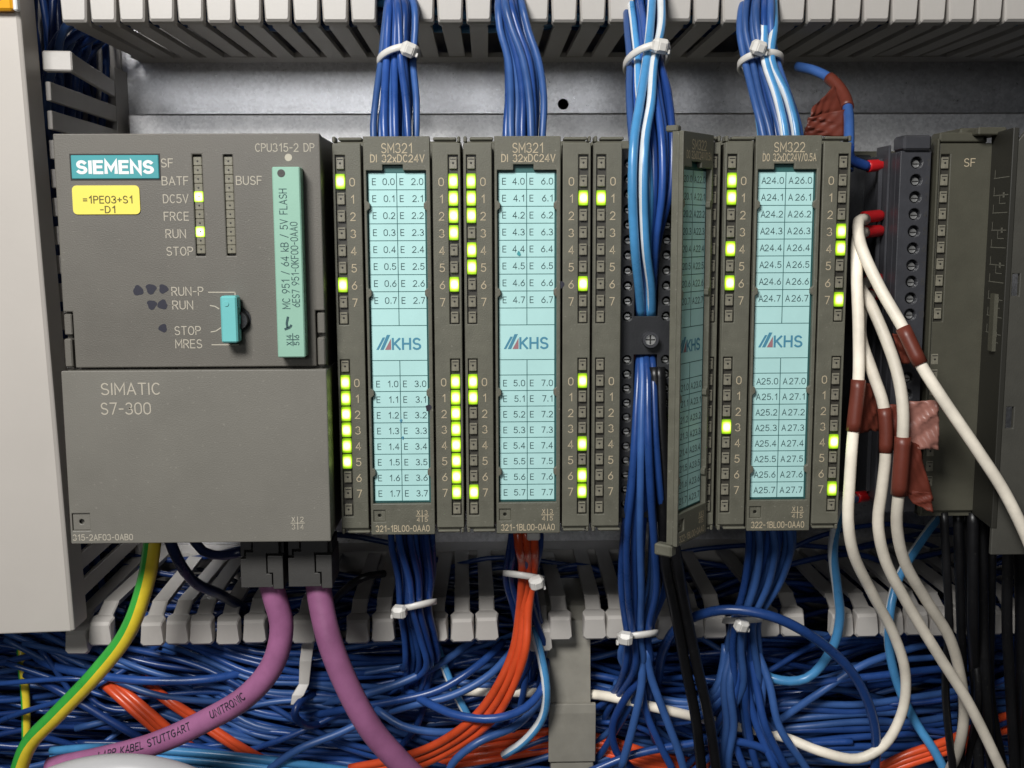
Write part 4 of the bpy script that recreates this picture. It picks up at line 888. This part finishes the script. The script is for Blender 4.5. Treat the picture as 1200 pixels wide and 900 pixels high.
# white cables with ferrules and brown tape
def ferrule(root, a, b):
    mb = MB(); d = (Vector(b)-Vector(a)); L = d.length
    mb.tube([Vector(a)+d*t for t in (0, 0.05, 0.15, 0.8, 0.9, 1.0)], 2.05, 14, rfun=lambda t: [0.8, 1.0, 1.0, 0.96, 0.85, 0.6][min(5, int(round(t*5)))]); obj('ferrule', mb, 'ferrule', root)
def tape_tube(root, pts, a, b, r):
    i0 = min(range(len(pts)), key=lambda i: (pts[i]-P(*a)).length); i1 = min(range(len(pts)), key=lambda i: (pts[i]-P(*b)).length)
    mb = MB(); mb.tube(pts[min(i0, i1):max(i0, i1)+1], r+0.35, 18); return obj('tape', mb, 'tape', root)
def tape_flag(root, pxs, Y0, Y1, m='tape', amp=0.7, seed=0, nx=12, nz=14):
    """crumpled adhesive flag: corner pixels (top near wire, top far, bottom far, bottom near)"""
    a, b, c, d = [P(*p, y) for p, y in zip(pxs, (Y0, Y1, Y1, Y0))]; rr = random.Random(seed); ph = [rr.uniform(0, 6) for _ in range(4)]
    mb = MB(); vs = []; W0 = {}
    for side in (0, 0.22):
        for j in range(nz+1):
            for i in range(nx+1):
                u, v = i/nx, j/nz; p = (a*(1-u)+b*u)*(1-v)+(d*(1-u)+c*u)*v
                w = amp*min(1, u*1.6)*(abs(math.sin(4*u+6*v+ph[0]))+0.7*abs(math.sin(9*u-7*v+ph[1]))+0.4*abs(math.sin(15*v+8*u+ph[2]))-0.9)+rr.uniform(-.06, .06)*amp
                if side: w = W0[(i, j)]
                else: W0[(i, j)] = w
                e = 0.12*u*math.sin(9*v+ph[3]); vs.append(p+Vector((e, w+side, 0.35*w)))
    n1 = (nx+1)*(nz+1); fs = []
    for s in (0, n1):
        for j in range(nz):
            for i in range(nx): k = s+j*(nx+1)+i; fs.append([k, k+1, k+nx+2, k+nx+1])
    edge = [i for i in range(nx+1)]+[j*(nx+1)+nx for j in range(1, nz+1)]+[nz*(nx+1)+i for i in range(nx-1, -1, -1)]+[j*(nx+1) for j in range(nz-1, 0, -1)]
    for i in range(len(edge)): p, q = edge[i], edge[(i+1) % len(edge)]; fs.append([p, q, q+n1, p+n1])
    mb.add(vs, fs, 0, True); return obj('tape_flag', mb, m, root)
def cream(label, px, r=1.85): return wire('control_cable', label, 'cable', 'white control cables', [P(*p) for p in px], r, 'cream', parts=True, n=14, step=2.5)
FX = 1037
w1, p1 = cream('white cable from the topmost white-cable ferrule, crossing to the right edge', [(1014, 257, 17), (1006, 260, 11), (1008, 285, 5), (1030, 335, -2), (1058, 384, -8), (1079, 427, -12), (1105, 468, -15), (1145, 527, -17), (1180, 582, -17), (1215, 660, -16), (1235, 740, -10), (1240, 840, 4), (1230, 960, 20)])
ferrule(w1, P(1011, 255, 19), P(1034, 252, 24)); tape_tube(w1, p1, (1058, 382, -8), (1078, 425, -12), 1.95)
tape_flag(w1, [(1062, 392), (1046, 392), (1058, 428), (1076, 424)], -7, 0, 'tape', 0.9, 1)
w2, p2 = cream('white cable hanging straight down, then looping left through the bottom duct', [(1013, 272, 18), (1005, 278, 10), (1004, 320, 4), (1006, 380, 0), (1006, 445, -2), (1000, 505, -3), (996, 560, -3), (994, 610, -1), (1000, 648, 4), (1022, 695, 14), (1048, 745, 24), (1061, 790, 30), (1057, 835, 34), (1036, 873, 35), (1005, 889, 36), (960, 880, 37), (925, 866, 44), (890, 857, 51), (850, 848, 50), (780, 832, 41), (722, 818, 44), (697, 814, 52), (660, 812, 55), (590, 811, 54), (530, 809, 58)])
ferrule(w2, P(1013, 272, 19), P(1034, 270, 24)); tape_tube(w2, p2, (1006, 446, -2), (1000, 502, -3), 1.95)
tape_flag(w2, [(1012, 448), (1028, 452), (1030, 505), (1006, 508)], -1, 3, 'tape', 0.8, 2)
w3, p3 = cream('white cable taped with the pink crumpled flag, third from the left', [(1018, 330, 19), (1009, 338, 11), (1018, 352, 5), (1036, 392, -2), (1051, 435, -6), (1058, 475, -9), (1058, 512, -10), (1054, 570, -10), (1051, 615, -8), (1060, 658, -4), (1086, 704, 2), (1113, 748, 8), (1126, 795, 14), (1130, 835, 20), (1124, 875, 27), (1112, 905, 38)])
ferrule(w3, P(1017, 328, 20), P(1036, 327, 25)); tape_tube(w3, p3, (1058, 511, -10), (1053, 575, -10), 2.15)
tape_flag(w3, [(1056, 470), (1101, 471), (1101, 529), (1058, 524)], -6, -8, 'tape2', 1.1, 3, 18, 18)
tape_flag(w3, [(1060, 514), (1077, 522), (1095, 588), (1054, 576)], -9, -7, 'tape', 0.6, 4)
tape_flag(w3, [(1058, 574), (1092, 578), (1094, 602), (1070, 590)], -8, -9, 'tape', 0.6, 5)
w4, p4 = cream('white cable bent out second from the left, ending at the lower right', [(1020, 346, 20), (1011, 360, 10), (1009, 395, 4), (1022, 435, 0), (1036, 478, -3), (1038, 530, -4), (1034, 570, -4), (1029, 612, -3), (1037, 655, -1), (1062, 705, 3), (1100, 768, 6), (1134, 822, 9), (1170, 895, 12), (1185, 930, 14)])
ferrule(w4, P(1018, 346, 21), P(1036, 344, 26)); tape_tube(w4, p4, (1036, 480, -3), (1037, 535, -4), 1.8)
tape_flag(w4, [(1040, 474), (1062, 474), (1058, 524), (1040, 530)], -2, -3, 'tape', 0.5, 6)
# blue wire with ferrule, and ferrule near the bottom
r5, p5 = wire('wire', 'dark blue wire with a red ferrule at the top of the black terminal connector', 'wire', None, [P(995, 170, 20), P(996, 185, 22), P(1008, 192, 24), P(1018, 195, 25)], 1.7, 'blue3', parts=True)
ferrule(r5, P(1016, 195, 25), P(1036, 193, 27))
r6, p6 = wire('wire', 'short light blue wire with a red ferrule at the foot of the terminal connector', 'wire', None, [P(984, 600, 22), P(990, 588, 24), P(1003, 584, 26)], 1.6, 'sky', parts=True)
ferrule(r6, P(1003, 583, 26), P(1018, 581, 30))
# taped blue wire above the last output module
r7, p7 = wire('wire', 'blue wire end wrapped in brown tape above the last output module', 'wire', None, [P(934, 78, 62), P(955, 83, 56), P(975, 94, 50), P(989, 112, 44), P(994, 130, 38), P(995, 160, 30), P(994, 200, 26)], 1.75, 'blue2', parts=True, n=14, step=1.5)
tape_tube(r7, p7, (971, 92, 51), (994, 127, 39), 1.8)
tape_flag(r7, [(978, 100), (952, 128), (945, 158), (992, 132)], 45, 40, 'tape', 1.0, 8)
tape_flag(r7, [(990, 128), (948, 138), (942, 160), (990, 160)], 37, 36, 'tape', 1.2, 9)
# black cables
for k, (a, b) in enumerate(((0, 0), (14, 6))):
    wire('black_cable', 'black cable hanging beside the open door down into the duct', 'cable', 'black cables beside the open door', [P(767+a*0.4, 430, 4), P(770+a*0.4, 520, 2), P(777+a*0.5, 600, 4), P(780+a, 660, 10), P(792+a*0.9, 720, 20), P(803+a, 780, 26), P(815+a*1.1, 840, 30), P(824+a*1.3, 920, 34)], 1.9, 'wblack', n=12)
bx = [(1106, 1112, 1108, 1118, 1.4), (1122, 1126, 1128, 1124, 1.6), (1130, 1136, 1146, 1130, 1.4), (1140, 1140, 1143, 1148, 1.9), (1150, 1152, 1156, 1163, 1.9), (1163, 1160, 1160, 1178, 1.8), (1182, 1180, 1184, 1190, 1.8), (1195, 1198, 1196, 1204, 2.4), (1212, 1210, 1206, 1210, 3.0)]
for k, (a, b, c, d, r) in enumerate(bx):
    wire('black_cable', 'black cable hanging at the right edge below the half-open door', 'cable', 'black cables at the right edge', [P(a, 600, 14+k % 3*5), P((a+b)/2, 660, 14+k % 3*5), P(b, 730, 17+k % 3*6), P(c, 810, 24+k % 2*6), P(d, 915, 30+k % 3*4)], r, 'wblack', n=12)
# wires seen through the top duct and at its left corner
for i in range(22):
    z = 171+rnd.uniform(0, 34); Y = rnd.uniform(52, 118)
    packed([Vector((x, Y+rnd.uniform(-5, 5), z+rnd.uniform(-4, 4))) for x in range(-100, 340, 40)], 1.4, rnd.choice(BL2))
for i in range(4):
    packed([Vector((x, 56+i*8+rnd.uniform(-3, 3), 170+rnd.uniform(0, 5))) for x in range(10, 340, 40)], 1.4, 'sky')
for i in range(10):
    u = lambda q: rnd.uniform(-q, q)
    wire('wire', 'blue wire turning from the upright duct into the top duct corner', 'wire', 'wires in the top left corner', [P(60+i*3+u(8), 210, 70+i*5), P(57+i*4+u(9), 110, 68+i*5+u(4)), P(64+i*5+u(9), 62+u(8), 66+i*5+u(3)), P(82+i*6+u(9), 34+u(8), 64+i*5), P(118+i*8, 14+u(8), 66+i*4), P(190+i*8, 0, 70+i*4)], 1.5, rnd.choice(BL), step=4, n=9)
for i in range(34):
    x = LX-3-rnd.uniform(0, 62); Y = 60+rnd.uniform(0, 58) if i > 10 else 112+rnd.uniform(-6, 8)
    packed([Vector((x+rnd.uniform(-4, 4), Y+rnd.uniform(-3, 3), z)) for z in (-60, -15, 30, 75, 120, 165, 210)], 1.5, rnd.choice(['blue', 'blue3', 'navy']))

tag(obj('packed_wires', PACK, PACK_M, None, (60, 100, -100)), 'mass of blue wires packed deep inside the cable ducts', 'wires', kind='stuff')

# ================================================================== cable ties
def cable_tie(px, py, Y, hw, hd, tilt, head, label, headrot=0.3, head_side=1, wband=2.4):
    c = P(px, py, Y); hwm = (P(px+hw, py, Y)-c).x; n = 40
    root = thing('cable_tie', label, 'cable tie', c, 'white nylon cable ties'); mb = MB(); vs = []
    for i in range(n):
        t = 2*math.pi*i/n; e = 1
        x, y = hwm*math.cos(t), hd*math.sin(t); z = tilt*x/hwm*hwm*0.5
        nx, ny = math.cos(t)/hwm, math.sin(t)/hd; L = math.hypot(nx, ny); nx /= L; ny /= L
        for dr, dz in ((0, -wband/2), (1.0, -wband/2+0.2), (1.0, wband/2-0.2), (0, wband/2)): vs.append(c+Vector((x+nx*dr, y+ny*dr, z+dz-0.35*y)))
    mb.add(vs, [[i*4+k, i*4+(k+1) % 4, ((i+1) % n)*4+(k+1) % 4, ((i+1) % n)*4+k] for i in range(n) for k in range(4)], 0, True)
    obj('band', mb, 'tie', root)
    h = P(head[0], head[1], Y-hd-2.2); mb = MB(); mb.box(-2.5, 2.5, -2.0, 2.0, -2.3, 2.3, 1.0)
    mb.box(-1.2, 1.2, -2.3, -1.9, -1.3, 1.3, 0.3); o = put('head', mb.mesh('head', 'tie'), h, root); o.rotation_euler = (0.25, headrot, 0.25*head_side)
    mb = MB(); mb.box(-0.5, 0.4, -1.1, 1.1, -1.0, 0.4, 0.2); o = put('tail', mb.mesh('tail', 'tie'), h+Vector((2.6*head_side, 0.8, -1.5)), root); o.rotation_euler = (0, headrot, 0)
cable_tie(467, 68, 31, 22, 6.2, 0.55, (479, 58), 'white cable tie round the bundle above the first input module', 0.35)
cable_tie(758, 70, 20, 24, 8.5, 0.5, (774, 54), 'white cable tie round the bundle above the open module', 0.1)
cable_tie(891, 74, 31, 23, 6.8, 0.1, (889, 56), 'white cable tie round the bundle above the last output module', 0.25)
cable_tie(486, 710, 34, 23, 6.0, 0.45, (468, 717), 'white cable tie round the bundle below the first input module', 0.0, -1)
cable_tie(614, 675, 32, 21.5, 8.2, -0.35, (629, 683), 'white cable tie round the orange and blue bundle below the second input module', -0.25)
cable_tie(747, 743, 31, 21, 6.2, 0.2, (733, 748), 'white cable tie round the bundle below the open module', 0.08, -1)
cable_tie(870, 726, 35, 20, 6.0, 0.1, (869, 733), 'white cable tie round the bundle below the last output module', 0.2)
h = P(625, 627, 13); mb = MB(); mb.box(h.x-2.2, h.x+2.2, 11, 15, h.z-1.4, h.z+1.4, 0.5); tag(obj('wire_marker', mb, 'tie', None, h), 'small clear white marker on the orange wires under the second input module', 'marker')

# ================================================================== wire retainers across the duct
a, b = P(641, 690, 50), P(692, 828, 48)
rt = thing('wire_retainer', 'grey strap bracket hanging in front of the wires in the bottom duct', 'bracket', ((a.x+b.x)/2, 40, -100), 'wire retainers')
def strap(xa, xb, prof, th, name, m):
    mb = MB(); n = len(prof)
    for (y0, z0), (y1, z1) in zip(prof, prof[1:]): pass
    vs = []
    for (y, z) in prof: vs += [(xa, y, z), (xb, y, z), (xb, y+th, z), (xa, y+th, z)]
    fs = [[i*4+k, i*4+(k+1) % 4, i*4+4+(k+1) % 4, i*4+4+k] for i in range(n-1) for k in range(4)]+[[0, 1, 2, 3], [4*n-4, 4*n-3, 4*n-2, 4*n-1]]
    mb.add(vs, fs); return obj(name, mb, m, rt, bevel=0.25)
zt = P(660, 712, 50).z; zm = P(660, 827, 48).z
strap(P(641, 780, 49).x, P(692, 780, 49).x, [(90, BZ-2.4), (60, BZ-3.0), (52, BZ-6), (50.5, zt-14), (49.5, zm+12), (48, zm)], 1.8, 'upper_strap', 'clip')
strap(P(643, 860, 46).x, P(698, 860, 46).x, [(46.0, zm+1.4), (45.6, zm-2), (46, zm-10), (47, P(660, 893, 47).z)], 1.8, 'lower_strap', 'clip')
mb = MB(); xa = P(643, 860, 46).x; xb = P(698, 860, 46).x; zz = P(660, 893, 47).z; mb.box(xa+1, xb-0.5, 48, 56, zz-22, zz-0.6, 0.4); obj('foot', mb, 'clip', rt)
s2 = thing('wire_retainer', 'small pale bracket end poking below the finger tips between the violet cables', 'bracket', P(355, 820, 44), 'wire retainers')
mb = MB(); c = P(361, 760, 46); vs = []
for px, py, w, Y in ((362, 745, 14, 50), (358, 775, 14, 47), (356, 802, 12, 46), (349, 815, 14, 44), (342, 826, 3, 43)):
    p0 = P(px-w/2, py, Y); p1_ = P(px+w/2, py, Y); vs += [p0, p1_, p1_+Vector((0, 1.6, 0)), p0+Vector((0, 1.6, 0))]
mb.add(vs, [[i*4+k, i*4+(k+1) % 4, i*4+4+(k+1) % 4, i*4+4+k] for i in range(4) for k in range(4)]+[[0, 1, 2, 3], [16, 17, 18, 19]]); obj('strap', mb, 'duct', s2, bevel=0.2)
# pale hose at the bottom left
pts = smooth([P(-10, 960, 8), P(50, 925, 6), P(100, 909, 4), P(150, 905, 3), P(200, 913, 4), P(250, 935, 6), P(290, 970, 8)], 3)
mb = MB(); mb.tube(pts, 6.0, 28); tag(obj('hose', mb, 'hose', None, pts[-1]), 'pale grey hose arching into view at the bottom left edge', 'hose')

# ================================================================== module with the black terminal connector at the right
CYF = 12.0
am_ = thing('input_output_module', 'module at the right with a black screw connector and its cover swung open', 'module', (185, CYF, 0), 'signal modules on the rail')
xs0, xs1 = P(1093, 300, CYF).x, P(1162, 200, CYF).x
xk0, xk1 = P(1056, 170, CYF).x, P(1092, 170, CYF).x
mb = MB(); mb.box(xs1-0.1, xs1+14, 40, 118, 0.6, 124.5, 0.6); mb.box(161.2, xs1-0.2, 62, 118, 0.6, 124.5, 0.6); mb.box(xs0+0.3, xs1-0.2, CYF+1.4, 62, 1, 123.5); mb.box(xs1-9, xs1, CYF+4, 40, 123.6, 128.5, 0.6); mb.box(161.3, 163.0, 30, 62, 0.7, 124.4)
obj('housing', mb, 'olive', am_)
mb = MB(); mb.box(163.1, xk0+2, 45, 61.5, 2, 122, 0.5)
for k in range(6): mb.box(164, 171, 40, 44.9, 8+k*19, 18+k*19, 0.4)
obj('recess_insert', mb, 'black', am_)
# led strip
lx = P(1105, 250, CYF).x; zt5 = P(1110, 168, CYF).z; zc_t, zc_b = P(1110, 181, CYF).z, P(1104, 377, CYF).z
mb = MB(); mb.plate([(xs0+0.6, 3), (xs1-0.2, 3), (xs1-0.2, zt5), (xs0+0.6, zt5)], [[(lx-1.5, zc_b), (lx+1.5, zc_b), (lx+1.5, zc_t), (lx-1.5, zc_t)]], CYF, CYF+1.3)
st = obj('led_strip', mb, 'olive', am_, bevel=0.3)
for i in range(10): put('led', LED_OFF, (lx, CYF+0.25, zc_t+(zc_b-zc_t)*(i+0.5)/10), am_)
for i in range(10): put('led', LED_OFF, (lx-0.4, CYF-0.05, 54-i*5.1), am_)
mb = MB(); mb.box(lx-1.7, lx+1.7, CYF+1.1, CYF+1.35, zc_b, zc_t); obj('led_channel', mb, 'chan', st)
mb = MB(); text_px(mb, 'SF', 1129.5, 1143, 190.5, 9, CYF, 'thin'); obj('lettering', mb, 'engrave', st)
mb = MB(); mb.box(xs0-0.3, xs0+0.4, CYF-0.8, CYF+10, 2, zt5+1.5, 0.2); mb.box(xs0+0.5, xs1-3, CYF-0.2, CYF+6, zt5+0.4, zt5+3.4, 0.4); mb.box(xs1-7, xs1+2, CYF-5, CYF+8, zt5+2.2, zt5+4.6, 0.4); obj('hinge_lug', mb, 'olive', am_)
# connector
ztk = P(1075, 160, CYF).z; zs = [P(1077, y, CYF).z for y in (190.5, 211, 231, 251, 271, 291, 311, 330, 349.5, 368.5)]
zsl = [P(1070, y, CYF).z for y in (443, 462, 481, 500, 519, 538, 556, 574)]
sxx = [P(1078.5-0.055*(y-190), y, CYF).x for y in (190.5, 368)]; sx_ = (xk0+xk1)/2+0.4
zk0 = P(1070, 600, CYF).z
mb = MB(); mb.plate([(xk0, zk0), (xk1, zk0), (xk1, ztk-4.5), (xk0, ztk-4.5)], [ring(sx_, z, 1.9, 14) for z in zs+zsl], CYF, CYF+4)
mb.box(xk0, xk1, CYF+4, 58, zk0, ztk-4.6); mb.box(xk0+0.3, xk1-0.6, CYF-1.6, CYF+8, ztk-4.4, ztk+0.4, 0.7)
mb.box(xk0-0.8, xk0, CYF+8.5, CYF+20, zk0+2, ztk-2, 0.2); mb.box(xk0-2.2, xk0-0.8, CYF+13, CYF+14.2, zk0+4, ztk-6, 0.2)
cn = obj('terminal_connector', mb, 'greyblack', am_, bevel=0.25)
S2 = screw_mesh(1.15)
for z in zs+zsl: put('terminal_screw', S2, (sx_+0.35, CYF+1.8, z-0.35), cn)
mb = MB()
for i, z in enumerate(zs): text(mb, str(i+1), xk1-1.0, z, 2.1, CYF-0.06, 'C', width=1.3 if i < 9 else 1.9, font='thin')
obj('digits', mb, 'plug', cn)
mb = MB(); zq = P(1075, 385, CYF).z; mb.box(xk0+0.2, xk1-0.2, CYF-0.25, CYF-0.02, zq-10, zq-0.2, 0.1); obj('centre_plate', mb, 'greyblack', cn)
# swung-open cover: inside face with a printed diagram, then the outer rim
A0 = Vector((xs1-0.2, CYF+1.0, 0)); B0 = P(1185, 200, -7); B0.z = 0
dv = (B0-A0); dl = dv.length; dn = Vector((dv.y, -dv.x, 0)).normalized(); dn = -dn if dn.x > 0 else dn
mb = MB(); zt6, zb6 = 126.5, 2.0
def dp(u, off, z): p = A0+dv*u+dn*off; return (p.x, p.y, z)
vs = [dp(u, o, z) for z in (zb6, zt6) for u in (0, 1) for o in (0, -1.8)]
mb.add(vs, [(0, 1, 3, 2), (4, 5, 7, 6), (0, 1, 5, 4), (2, 3, 7, 6), (0, 2, 6, 4), (1, 3, 7, 5)])
cv = obj('cover', mb, 'coverdark', am_, bevel=0.3)
bx0, by0 = B0.x, B0.y
mb = MB(); zz0 = P(1190, 650, by0).z
rim = [(bx0+0.3, zz0), (bx0+16, zz0), (bx0+16, zt6+4), (bx0+6, zt6+1.5), (bx0+0.3, zt6-5.5)]
sl = []
for py0, py1 in ((321, 347), (477, 502)):
    h0 = P(1187-(py0-321)*0.045, py0, by0); h1 = P(1194-(py0-321)*0.045, py1, by0); sl.append([(h0.x, h1.z), (h1.x, h1.z), (h1.x, h0.z), (h0.x, h0.z)])
mb.plate(rim, sl, by0, by0+1.6); obj('cover_rim', mb, 'rimgrey', am_, bevel=0.3)
mb = MB()
def dq(u0, u1, z0, z1): mb.add([dp(u0, 0.08, z0), dp(u1, 0.08, z0), dp(u1, 0.08, z1), dp(u0, 0.08, z1)], [(0, 1, 2, 3)])
for i in range(10):
    z = 112-i*5.4
    dq(0.25, 0.95, z-0.14, z+0.14); dq(0.28, 0.31, z, z+2.6)
    if i % 2: dq(0.55, 0.58, z-2.6, z); dq(0.55, 0.85, z-2.7, z-2.45); dq(0.7, 0.78, z-0.8, z+0.8)
obj('wiring_diagram', mb, 'dimprint', cv)
mb = MB(); mb.add([dp(u, o, z) for z in (58, 76) for u in (0.55, 0.75) for o in (0.02, 1.2)], [(0, 1, 3, 2), (4, 5, 7, 6), (0, 1, 5, 4), (2, 3, 7, 6), (0, 2, 6, 4), (1, 3, 7, 5)]); obj('clip', mb, 'olive', cv)
